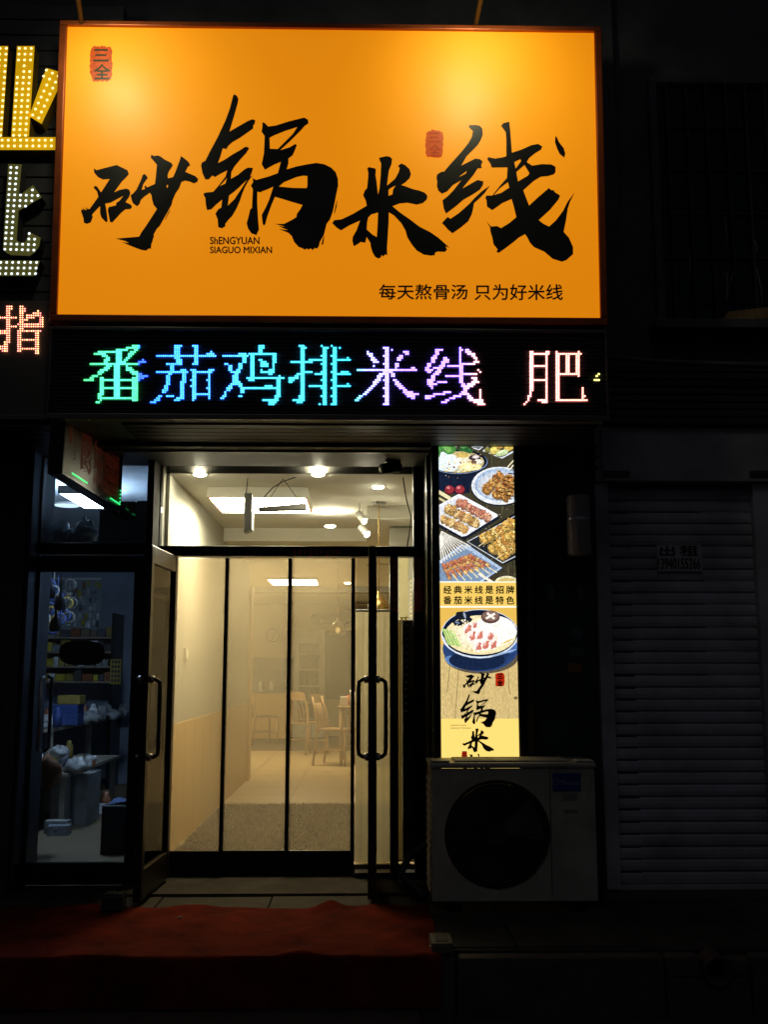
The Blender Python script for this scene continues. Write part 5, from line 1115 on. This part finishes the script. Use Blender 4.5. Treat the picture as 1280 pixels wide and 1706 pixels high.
for i in range(11):
    t = i / 10; x1, y1 = 150 + 520 * t, 1600 - 60 * t + 10 * math.sin(i * 2)
    if t < .5: x1, y1 = 130 + 320 * t, 1500 - 200 * t
    ln(2, 90 + 15 * t, 1060 + 60 * (1 - t), 110 + 330 * t, 1420 - 190 * t, 15, (242, 238, 226)); ln(2, 100 + 15 * t, 1070 + 60 * (1 - t), 118 + 330 * t, 1420 - 190 * t, 3, (120, 110, 100))
G5 = [(214, 170, 92), (196, 116, 84), (170, 92, 72), (226, 190, 118)]
for i in range(8): t = i / 7; skewer(2, 130 + 290 * t, 1430 - 105 * t, 210 + 440 * t, 1600 - 150 * t, 46, G5[i % 2:] if i > 4 else [G5[1], G5[2], G5[0]], 6)
for i in range(7): t = i / 6; ln(2, 230 + 400 * t, 1540 - 80 * t, 310 + 430 * t, 1640 - 110 * t, 11, (236, 222, 176))
pg(2, [(540, 1530), (720, 1640), (660, 1640), (520, 1550)], (238, 232, 214))
el(2, 850, 1650, 140, 84, (236, 226, 186)); el(2, 850, 1655, 118, 66, (206, 186, 112))
for i in range(160):
    x, y = aq.uniform(70, 950), aq.uniform(90, 1640); c_ = [(210, 176, 110), (30, 30, 34), (150, 110, 66), (240, 234, 214), (60, 74, 104)][i % 5]
    el(2, x, y, aq.uniform(2, 9), aq.uniform(2, 6), c_, 6, aq.uniform(0, 3), .4, aq)
# middle band and lower photo
PHOTO[0] = 0.
pg(3, [(0, 104), (853, 104), (853, 330), (0, 330)], (238, 198, 98)); pg(3, [(0, 100), (853, 100), (853, 110), (0, 110)], (252, 248, 226)); pg(3, [(0, 318), (853, 318), (853, 332), (0, 332)], (252, 248, 230))
pg(3, [(0, 332), (853, 332), (853, 720), (0, 720)], (226, 182, 84))
PHOTO[0] = .6
pg(3, [(0, 660), (853, 660), (853, 1322), (0, 1322)], (206, 180, 120))
for i in range(46):
    x = aq.uniform(60, 800); y = aq.uniform(680, 1300); f = aq.uniform(.9, 1.1); ln(3, x, y, x - 12, y + aq.uniform(60, 260), aq.uniform(4, 14), (int(206 * f), int(180 * f), int(120 * f)))
for a in ((165, 800, 135, 1080), (243, 800, 205, 1320), (675, 850, 690, 1100)): ln(3, *a, 4, (86, 70, 44))
el(3, 745, 1135, 18, 14, (120, 96, 60))
PHOTO[0] = 0.
pg(3, [(0, 1318), (900, 1318), (900, 2600), (0, 2600)], (250, 214, 116)); PHOTO[0] = .7
el(3, 440, 770, 330, 150, (92, 82, 66)); shade_el(3, 430, 700, 335, 200, (40, 66, 116), (14, 24, 46), 8, 60, 20); el(3, 240, 820, 130, 50, (96, 134, 190), rot=.3); el(3, 400, 800, 250, 90, (22, 36, 66)); el(3, 720, 690, 60, 30, (80, 112, 170), rot=-.8)
el(3, 425, 565, 345, 218, (214, 224, 238)); el(3, 425, 560, 335, 208, (18, 26, 50)); shade_el(3, 430, 575, 318, 175, (238, 222, 170), (254, 251, 240), 9, 20, -10); el(3, 560, 540, 190, 140, (252, 251, 246), jit=.04)
for i in range(34): 
    x = aq.uniform(430, 690); y = aq.uniform(440, 620); ln(3, x, y, x + aq.uniform(20, 80), y + aq.uniform(-30, 30), 5, (236, 226, 200) if i % 2 else (255, 255, 252))
el(3, 270, 400, 55, 36, (26, 30, 40), jit=.2); el(3, 235, 470, 45, 28, (20, 26, 38), jit=.3); el(3, 310, 430, 40, 40, (24, 30, 42), jit=.3); el(3, 290, 400, 10, 30, (150, 165, 185), rot=-.3); el(3, 225, 465, 22, 8, (120, 140, 170), rot=.3)
for i in range(14): t = i / 13; ln(3, 95 + 90 * t, 520 + 20 * t, 150 + 110 * t, 660 + 20 * t, 13, [(150, 196, 84), (206, 226, 140), (96, 150, 50), (226, 236, 180)][i % 4])
for i in range(120):
    a = aq.uniform(0, 6.28); k = aq.uniform(.1, 1) ** .5; x, y = 430 + 290 * k * math.cos(a), 575 + 150 * k * math.sin(a)
    el(3, x, y, aq.uniform(3, 14), aq.uniform(2, 8), [(255, 250, 236), (232, 206, 150), (250, 240, 214), (214, 176, 116), (255, 255, 252)][i % 5], 7, aq.uniform(0, 3), .35, aq)
for (x, y, r) in ((320, 520, .9), (365, 590, 1.0), (425, 580, .9), (415, 675, 1.0), (480, 665, .95), (545, 660, .9), (520, 585, .8), (380, 490, .6)):
    el(3, x, y, 46 * r, 52 * r, (250, 238, 232), 16, .4, .1, aq); el(3, x + 4, y + 2, 26 * r, 44 * r, (204, 118, 100), 14, .5, .35, aq); el(3, x - 8, y - 12, 8, 18, (240, 196, 186), 8, .5, .2, aq)
el(3, 520, 415, 84, 58, (92, 66, 58)); el(3, 522, 405, 72, 46, (134, 104, 92)); ln(3, 480, 430, 560, 385, 20, (246, 238, 228)); ln(3, 490, 380, 555, 432, 20, (246, 238, 228))
for i in range(6): ln(3, 600 + 14 * i, 660 - 4 * i, 690 + 5 * i, 620 - 2 * i, 8, (222, 182, 78) if i % 2 else (240, 214, 130))
ln(3, 90, 580, 150, 690, 8, (240, 244, 250))
el(3, 640, 735, 120, 8, (150, 176, 214), rot=-.28)
def place(glyph, box):
    xs_ = [x for lp in glyph for x, y in lp[0]]; ys_ = [y for lp in glyph for x, y in lp[0]]
    a, b, c, d = min(xs_), max(xs_), min(ys_), max(ys_)
    mp = lambda x, y, o=0: Vector((lambda w: (w[0], YPo - .0048, w[1]))(pt(3, box[0] + (x - a) / (b - a) * (box[2] - box[0]), box[1] + (y - c) / (d - c) * (box[3] - box[1]))))
    m = MB()
    for lp in glyph: poly_fill(lp, mp, m)
    obj('brush_character', m, M['posterink'], pl)
M['posterink'] = mat('poster_ink', (.012, .014, .022), .5, 0, 0)
PRINT = attr_glow('backlit_print', 1.15, .42)
obj('print', art, PRINT, pl, attr=True)
place(SHA, (272, 905, 527, 1100)); place(GUO, (250, 1100, 570, 1397)); place(MI, (268, 1405, 557, 1617)); place(XIAN, (262, 1630, 560, 1850))
TQ = lambda x, y, o=0: Vector((lambda w: (w[0], YPo - .0048 - o, w[1]))(pt(3, x, y)))
m = MB()
for row, (s_, y0, y1) in enumerate((('经典米线是招牌', 140, 208), ('番茄米线是特色', 232, 302))):
    for i, ch in enumerate(s_): x = 102 + 93 * i; text_mb(ch, x, y0, x + 70, y1, TQ, m, bold=2.0)
obj('poster_text', m, M['posterink'], pl)
m = text_mb('ShENGYUAN', 165, 1370, 305, 1384, TQ); text_mb('SIAGUO MIXIAN', 165, 1395, 345, 1409, TQ, m); obj('poster_small_text', m, mat('poster_brown_ink', (.32, .2, .05), .6, 0, 0), pl)
M['pseal'] = mat('poster_seal_red', lin(196, 44, 20), .5, 0, .1, emit=lin(200, 44, 16), estr=.8)
for (cx, cyy, w, h) in ((605, 972, 92, 135), (288, 1660, 56, 112)):
    s_ = obj('poster_seal', poly_fill([seal_outline(cx, cyy, w, h, int(cx))], TQ, off=0), M['pseal'], pl)
    m = text_mb('三', cx - 22, cyy - 50, cx + 22, cyy - 10, lambda x, y, o=0: TQ(x, y, .0005 + o), bold=3); text_mb('全', cx - 24, cyy + 4, cx + 24, cyy + 52, lambda x, y, o=0: TQ(x, y, .0005 + o), m, bold=3); obj('seal_character', m, M['posterink'], s_)

# ================================================================== AIR CONDITIONER
fa = PZ(727, 1506, .035); fb_ = PZ(999, 1506, .035); YA = (fa.y + fb_.y) / 2
ax0, ax1 = P(720, 1390, YA).x, P(994, 1390, YA).x; az0, az1 = .05, P(850, 1280, YA).z; AD = .36
ac = thing('air_conditioner', 'white outdoor air conditioner unit with round black fan grille below the poster', 'air conditioner', ((ax0 + ax1) / 2, YA + AD / 2, 0))
# front plate with round opening
AW, AH = ax1 - ax0, az1 - az0
cxp, czp = P(830, 1391, YA).x, P(830, 1391, YA).z; rad = (P(920, 1391, YA).x - P(742, 1391, YA).x) / 2
m = MB(); N = 48; ring = [(cxp + rad * math.cos(2 * math.pi * i / N), czp + rad * math.sin(2 * math.pi * i / N)) for i in range(N)]
def sqp(a):
    c, s = math.cos(a), math.sin(a); k = 1e9
    if c > 1e-9: k = min(k, (ax1 - .0 - cxp) / c)
    if c < -1e-9: k = min(k, (ax0 - cxp) / c)
    if s > 1e-9: k = min(k, (az1 - czp) / s)
    if s < -1e-9: k = min(k, (az0 - czp) / s)
    return (cxp + k * c, czp + k * s)
angs = sorted([2 * math.pi * i / N for i in range(N)] + [math.atan2(z - czp, x - cxp) % (2 * math.pi) for x in (ax0, ax1) for z in (az0, az1)])
N = len(angs); inn = [(cxp + rad * math.cos(a), czp + rad * math.sin(a)) for a in angs]; out = [sqp(a) for a in angs]
m.add([(x, YA, z) for x, z in inn] + [(x, YA, z) for x, z in out] + [(x, YA + .05, z) for x, z in inn], [(i, n2, N + n2, N + i) for i in range(N) for n2 in [(i + 1) % N]] + [(i, 2 * N + i, 2 * N + n2, n2) for i in range(N) for n2 in [(i + 1) % N]])
obj('front_plate', m, M['acwhite'], ac)
for b in ((ax0, ax0 + .006), (ax1 - .006, ax1)): bx('side_panel', (b[0], b[1], YA + .001, YA + AD, az0, az1), M['acwhite'], ac)
bx('back_panel', (ax0 + .007, ax1 - .007, YA + AD - .006, YA + AD, az0, az1), M['acblack'], ac)
tpn = bx('top_cover', (ax0 - .01, ax1 + .01, YA - .012, YA + AD + .01, az1 + .001, az1 + .03), M['acwhite'], ac, .01)
for i in range(3): bx('top_rib', (ax0 + .13, ax1 - .13, YA + .04 + .09 * i, YA + .09 + .09 * i, az1 + .031, az1 + .04), M['acwhite'], tpn, .006)
for x in (ax0 + .0, ax1 - .1): bx('corner_cap', (x, x + .1, YA - .004, YA + .1, az1 + .031, az1 + .042), M['acwhite'], tpn, .01)
gr = MB().cyl((cxp, YA + .10, czp), (cxp, YA + .101, czp), rad + .0, rad, 40); g_ = obj('fan_cowl', gr, M['acblack'], ac)
for k in range(1, 14): 
    r_ = rad * k / 14; obj('grille_ring', MB().lathe((cxp, YA + .006, czp), [(r_ - .002, 0), (r_ + .002, 0), (r_ + .002, .004), (r_ - .002, .004), (r_ - .002, 0)], 40, 'y'), mat('grille_wire', (.05, .05, .052), .45), g_)
for k in range(8): 
    a = math.pi / 4 * k; obj('grille_spoke', MB().cyl((cxp + .05 * math.cos(a), YA + .012, czp + .05 * math.sin(a)), (cxp + rad * math.cos(a), YA + .012, czp + rad * math.sin(a)), .004, .004, 6), M['acblack'], g_)
obj('hub_cap', MB().cyl((cxp, YA + .002, czp), (cxp, YA + .02, czp), .055, .06, 24), mat('hub_cap_black', (.03, .03, .032), .45), g_)
for k in range(3):
    a = 2.1 * k + .4; bl_ = MB().grid(lambda u, v: (cxp + (.06 + (rad - .09) * v) * math.cos(a + (u - .5) * 1.1), YA + .06 + .05 * u, czp + (.06 + (rad - .09) * v) * math.sin(a + (u - .5) * 1.1)), 6, 4); obj('fan_blade', bl_, mat('fan_blade', (.05, .05, .052), .5), ac, True)
bx('panel_seam', (P(918, 1391, YA).x, P(918, 1391, YA).x + .004, YA - .001, YA + .0, az0 + .03, az1 - .01), M['acblack'], ac)
br = rect(921, 1288, 968, 1318, YA)
bd = bx('badge', (br[0], br[1], YA - .004, YA - .0005, br[2], br[3]), M['acblue'], ac, .001)
m = text_mb('Midea', 929, 1299, 966, 1308, lambda x, y, o=0: P(x, y, YA - .0046 - o), bold=.3); obj('badge_text', m, mat('badge_white', (.16, .20, .34), .5), bd)
rg = MB()
for i in range(22):
    a0, a1 = 1.0 + 4.6 * i / 22, 1.0 + 4.6 * (i + 1) / 22; c = (926, 1303)
    for a, b in ((a0, a1),): rg.add([P(c[0] + r_ * 1.15 * math.cos(t_) * .8, c[1] - r_ * math.sin(t_), YA - .0046) for t_, r_ in ((a, 4.2), (b, 4.2), (b, 5.6), (a, 5.6))], [(0, 1, 2, 3)])
obj('badge_emblem', rg, MATS['badge_white'], bd)
for (a, b, c, d) in ((938, 1321, 962, 1333), (940, 1349, 962, 1354)): r_ = rect(a, b, c, d, YA); bx('label_sticker', (r_[0], r_[1], YA - .002, YA - .0005, r_[2], r_[3]), mat('faint_label', (.20, .20, .18), .6), ac)
for i in range(14):
    z = az0 + .06 + (AH - .12) * i / 13; obj('side_louvre', MB().add([(ax0 - .001, YA + .04, z), (ax0 - .001, YA + AD - .04, z), (ax0 - .014, YA + AD - .04, z - .02), (ax0 - .014, YA + .04, z - .02)], [(0, 1, 2, 3)]), M['acwhite'], ac)
for x in (ax0 + .08, ax1 - .16): bx('foot', (x, x + .08, YA - .01, YA + AD + .02, .003, az0 - .001), M['blackmetal'], ac, .004)
hp = [Vector((ax0 + .02, YA + AD + .03, .30)), Vector((ax0 - .10, YA + AD + .06, .22)), Vector((ax0 - .16, YA + AD + .0, .12)), Vector((ax0 - .06, YA + AD - .1, .05)), Vector((ax0 - .03, YA + .2, .035))]
o = obj('coolant_hose', MB().tube(hp, .022, 10), M['darkblock'], None, True); tag(o, 'dark insulated hose curling beside the air conditioner', 'hose')

# ================================================================== RIGHT SHUTTER SHOP
YR = .03
sxl, sxr2 = P(1024, 1140, YR).x, 3.4
szb = P(1100, 1474, YR).z; szt = P(1100, 812, YR).z
sh = thing('roller_shutter', 'closed grey roller shutter with a rental notice', 'shutter', (2.2, YR, szb))
zz = szb; pitch = .0705; base = None
prof = [(0, 0), (-.006, .008), (-.009, .030), (-.006, .054), (0, .062), (.004, .0662), (0, .0702)]
sm = MB(); sm.add([(x, YR + .02 + y, h) for (y, h) in prof for x in (sxl - .02, sxr2)], [(2 * i, 2 * i + 1, 2 * i + 3, 2 * i + 2) for i in range(len(prof) - 1)])
n = 0
while zz < szt - .01:
    if base is None: base = obj('slat', sm, M['shutter'], sh, loc=Vector((0, 0, 0))); base.location = Vector((0, 0, zz)) - WL[sh]
    else:
        o = base.copy(); COL.objects.link(o); o.parent = sh; o.location = Vector((0, rnd.uniform(-.001, .002), zz + rnd.uniform(-.0006, .0006))) - WL[sh]; o.rotation_euler = (rnd.uniform(-.02, .02), rnd.uniform(-.0005, .0005), 0)
    zz += pitch; n += 1
gx = [P(a, 1140, 0).x for a in (1001, 1024)]
bx('guide_rail', (gx[0], gx[1], -.012, YR + .04, szb - .02, szt + .02), M['shutter'], sh, .004)
gx = [P(a, 1140, 0).x for a in (1272, 1300)]
bx('guide_rail', (gx[0] - .0, gx[1], -.012, YR + .04, szb - .02, szt + .02), M['shutter'], sh, .004)
bx('bottom_bar', (sxl - .01, sxr2, YR - .005, YR + .045, szb - .03, szb - .001), M['shutter'], sh, .004)
hz0_, hz1_ = P(1100, 802, -.05).z, P(1100, 712, -.05).z
hbx = bx('shutter_box', (P(1003, 750, -.05).x, 3.4, -.05, .3, hz0_, hz1_), M['shutterbox'], sh, .006)
for (a, b) in ((1006, 1050), (1250, 1300)): r_ = rect(a, 784, b, 795, -.055); bx('grip', (r_[0], r_[1], -.058, -.051, r_[2], r_[3]), M['panelwall'], hbx, .003)
for i in range(3): r_ = rect(985, 740 + i * 18, 999, 744 + i * 18, -.05); bx('hinge', (r_[0], r_[1], -.04, .03, r_[2], r_[3]), M['panelwall'], hbx)
bx('return_panel', (P(990, 760, .0).x, P(1002, 760, .0).x, -.03, .2, hz0_, hz1_ + .02), M['shutterbox'], hbx)
# rental notice
nr = rect(1095, 908, 1170, 952, YR - .0)
m = MB().add([(nr[0], YR - .006, nr[2]), (nr[1], YR - .006, nr[2]), (nr[1], YR - .006, nr[3]), (nr[0], YR - .006, nr[3])], [(0, 1, 2, 3)]); m.box(nr[0], nr[1], YR - .0055, YR - .004, nr[2], nr[3])
nt_ = thing('rental_notice', 'pale paper rental notice with phone number stuck on the shutter', 'notice', (nr[0], YR - .006, nr[2])); obj('sheet', m, M['paper'], nt_)
m = text_mb('出', 1100, 910, 1125, 926, lambda x, y, o=0: P(x, y, YR - .0075 - o), bold=.7); text_mb('租', 1134, 909, 1164, 926, lambda x, y, o=0: P(x, y, YR - .0075 - o), m, bold=.7); obj('notice_heading', m, M['ink'], nt_)
m = text_mb('13940155266', 1097, 930, 1168, 948, lambda x, y, o=0: P(x, y, YR - .0075 - o), bold=.4); obj('notice_number', m, M['ink'], nt_)
# sill under the shutter
tag(bx('shop_step', (P(1000, 1480, .0).x, 3.6, -.14, .5, -.029, szb - .031), M['stone'], None, .006), kind='structure')
# plaster over shutter: ledge, dark slatted fascia, upper window
fzz0, fzz1 = P(1100, 706, -.1).z, P(1100, 606, -.1).z
fs_ = thing('slatted_fascia', 'dark slatted fascia above the shutter box', 'fascia', (2.3, -.08, fzz0))
for i in range(8):
    z = fzz0 + (fzz1 - fzz0) * i / 8; bx('slat', (P(1014, 650, -.1).x, 3.6, -.09, -.06, z + .004, z + (fzz1 - fzz0) / 8 - .006), mat('fascia_slat', (.06, .04, .04), .5, .2), fs_, .003)
bx('backing', (P(1014, 650, -.1).x, 3.6, -.059, .12, fzz0, fzz1), M['panelwall'], fs_)
lz = P(1100, 590, -.2).z
tag(obj('cable_tray', MB().tube([(P(1012, 592, -.22).x, -.18, P(1012, 594, -.18).z), (P(1100, 603, -.18).x, -.18, P(1100, 603, -.18).z), (P(1250, 608, -.18).x, -.18, P(1250, 608, -.18).z), (3.5, -.18, P(1250, 612, -.18).z)], .018, 8), mat('grey_conduit', (.10, .10, .11), .6), None, True), 'grey conduit sagging along the top of the slatted fascia', 'conduit')
wz0, wz1 = P(1180, 545, .12).z, P(1180, 135, .12).z; wx0 = P(1085, 330, .12).x
wn = thing('upper_window', 'unlit upper window with security bars beside the orange sign', 'window', (2.4, .12, wz0))
bx('frame', (wx0, wx0 + .05, .06, .119, wz0, wz1), M['darkwall'], wn, .004); bx('frame', (wx0 + .051, 3.4, .06, .119, wz1 - .05, wz1), M['darkwall'], wn, .004); bx('sill', (wx0 - .05, 3.4, -.05, .119, wz0 - .06, wz0 - .001), M['darkwall'], wn, .006)
bx('pane', (wx0 + .051, 3.4, .10, .108, wz0, wz1 - .051), mat('dark_window_glass', (.006, .007, .010), .1, 0, .1), wn)
for i in range(7): x = wx0 + .12 + .13 * i; obj('bar', MB().cyl((x, .07, wz0 + .001), (x, .07, wz1 - .051), .007), mat('window_bar', (.03, .03, .03), .6), wn)
for i in range(6): z = wz0 + .3 * i + .15; obj('bar', MB().cyl((wx0 + .06, .085, z), (3.4, .085, z), .006), MATS['window_bar'], wn)
sp = rect(1208, 512, 1290, 533, -.0)
o = obj('plank', MB().add([P(1207, 533, -.03), P(1282, 530, -.03), P(1282, 511, -.03), P(1215, 519, -.03), P(1207, 533, -.03) + Vector((0, .05, 0)), P(1282, 530, -.03) + Vector((0, .05, 0)), P(1282, 511, -.03) + Vector((0, .05, 0)), P(1215, 519, -.03) + Vector((0, .05, 0))], [(0, 1, 2, 3), (7, 6, 5, 4), (1, 0, 4, 5), (2, 1, 5, 6), (3, 2, 6, 7), (0, 3, 7, 4)]), mat('raw_plank', (.34, .22, .10), .8, 0, .4, 14), None); tag(o, 'pale broken plank lying on the upper window sill', 'plank')
q = random.Random(21)
for i, (x0, y0, x1, y1) in enumerate(((1210, 515, 1213, 452), (1213, 478, 1205, 452), (1213, 478, 1222, 455), (1210, 425, 1209, 360), (1262, 420, 1258, 400), (1272, 510, 1262, 448), (1148, 470, 1150, 420))):
    o = obj('dry_stalk', MB().tube([P(x0, y0, -.0), P((x0 + x1) / 2 + 2, (y0 + y1) / 2, -.01), P(x1, y1, 0)], [.006, .004, .003], 6), mat('dry_stalk', (.16, .15, .13), .8, 0, 0), None, True); tag(o, 'thin dry stalk standing in front of the upper window', 'stalk', 'dry stalks at the upper window')
# small tank on the wall
tk0, tk1 = P(958, 826, -.10), P(965, 926, -.10); tr_ = (P(984, 880, -.1).x - P(945, 880, -.1).x) / 2
tk = thing('wall_tank', 'small white cylindrical tank mounted beside the shutter', 'tank', tk1)
cxk = (P(945, 880, -.1).x + P(984, 880, -.1).x) / 2
obj('body', MB().lathe((cxk, -.10, 0), [(.001, tk1.z), (tr_ * .95, tk1.z), (tr_, tk1.z + .015), (tr_, tk0.z - .015), (tr_ * .9, tk0.z), (.001, tk0.z + .012)], 24), M['boiler'], tk, True)
for z in (tk1.z + (tk0.z - tk1.z) * f for f in (.6,)): obj('strap', MB().lathe((cxk, -.10, z), [(tr_ + .003, -.008), (tr_ + .003, .008), (tr_ - .003, .008), (tr_ - .003, -.008), (tr_ + .003, -.008)], 24), M['steel'], tk)
obj('mount', MB().box(cxk - .03, cxk + .03, -.04, .029, tk1.z + .1, tk0.z - .1), M['blackmetal'], tk)
o = obj('tank_wire', MB().tube([P(937, 850, -.02), P(925, 900, .01), P(905, 945, .015), P(900, 990, .02)], .004, 6), M['cable'], None, True); tag(o, 'thin wire hanging from the small white tank', 'wire')
for (a, b, c, d, cl, lb) in ((914, 975, 924, 997, (.10, .12, .13), 'torn grey sticker scrap on the dark green board'), (964, 974, 972, 997, (.11, .12, .13), 'narrow grey sticker scrap on the green board edge'), (950, 1046, 970, 1060, (.07, .10, .12), 'blue grey sticker above the other stickers'), (950, 1077, 972, 1092, (.08, .09, .10), 'grey sticker between blue and orange stickers'), (946, 1104, 970, 1118, (.22, .09, .02), 'orange sticker low on the green board')):
    r_ = rect(a, b, c, d, .028); k = .01
    o = obj('sticker', MB().add([(r_[0], .0285, r_[2]), (r_[1], .0285, r_[2] - k), (r_[1] + .004, .0285, r_[3] - k), (r_[0] + .005, .0285, r_[3])], [(0, 1, 2, 3)]), mat('sticker_%d' % a + str(b), cl, .7, 0, .3, 40), None); tag(o, lb, 'sticker')
o = obj('downpipe', MB().tube([P(882, 700, -.02) + Vector((0, 0, .1)), P(883, 860, -.02), P(884, 1100, -.02), P(886, 1400, -.02)], .026, 12), M['rust'], None, True)
tag(o, 'stained vertical pipe between the lightbox and green board', 'pipe')

# ================================================================== CARPET AND SMALL THINGS ON THE PLATFORM
cxr = PZ(731, 1575, .006).x; cyb = PZ(400, 1512, .006).y
q = random.Random(9)
cm = MB()
def cpf(u, v):
    x = -3.2 + (cxr + 3.2) * u; back = cyb + .03 * math.sin(x * 3.1) + .02 * math.sin(x * 7.7 + 1) + (-.05 * max(0, x - .1))
    tot = (back - YF) + .27; s = tot * v; front = YF - .012
    wr = .012 * math.sin(x * 9 + v * 5) * math.sin(v * 11 + x * 2) + .007 * math.sin(x * 17 + v * 19 + 2 * math.sin(x * 3))
    if s < back - front: y = back - s; z = .010 + max(0, wr) + .03 * math.exp(-((x + .17) / .06) ** 2 - ((y - back) / .08) ** 2) + .014 * math.exp(-((y - back + .12 - .2 * (x - .2)) / .02) ** 2) * max(0, min(1, (x - .05) * 4))
    else: y = front - .006 * math.sin(x * 6) - .004; z = .010 - (s - (back - front))
    return (x, y, max(z, STZ + .06))
cm.grid(cpf, 150, 60)
cp_ = obj('carpet', cm, M['carpet'], None, True); tag(cp_, 'long red carpet laid along the platform and over its edge', 'carpet')
p = PZ(187, 1518, .01)
t = thing('door_stop', 'small dark rubber block on the carpet edge by the left door', 'door stop', (p.x, p.y, .012)); w = .058
bx('block', (p.x - w, p.x + w, p.y - .03, p.y + .07, .014, .092), M['darkblock'], t, .008); bx('ridge', (p.x - w + .01, p.x + w - .01, p.y - .02, p.y + .06, .0925, .1), M['darkblock'], t, .003)
p = PZ(737, 1588, .0)
t = thing('carpet_brick', 'grey brick holding down the end of the red carpet', 'brick', (p.x, p.y, 0)); w = .05
bx('brick_body', (p.x - w, p.x + w, p.y - .03, p.y + .16, .003, .05), M['brickm'], t, .006); bx('frog', (p.x - w + .02, p.x + w - .02, p.y + .0, p.y + .13, .0505, .053), M['stone'], t, .002)
for i, (px, py) in enumerate(((720, 1578), (640, 1668), (300, 1530), (1090, 1690), (520, 1680), (960, 1650))):
    p = PZ(px, py, .012 if py < 1600 else STZ); o = obj('litter_scrap', MB().blob((p.x, p.y, p.z + .006), (.012, .010, .005), i, 8, 5, .5), M['paper'], None); tag(o, 'tiny pale litter scrap lying on the ground', 'litter', 'litter scraps')
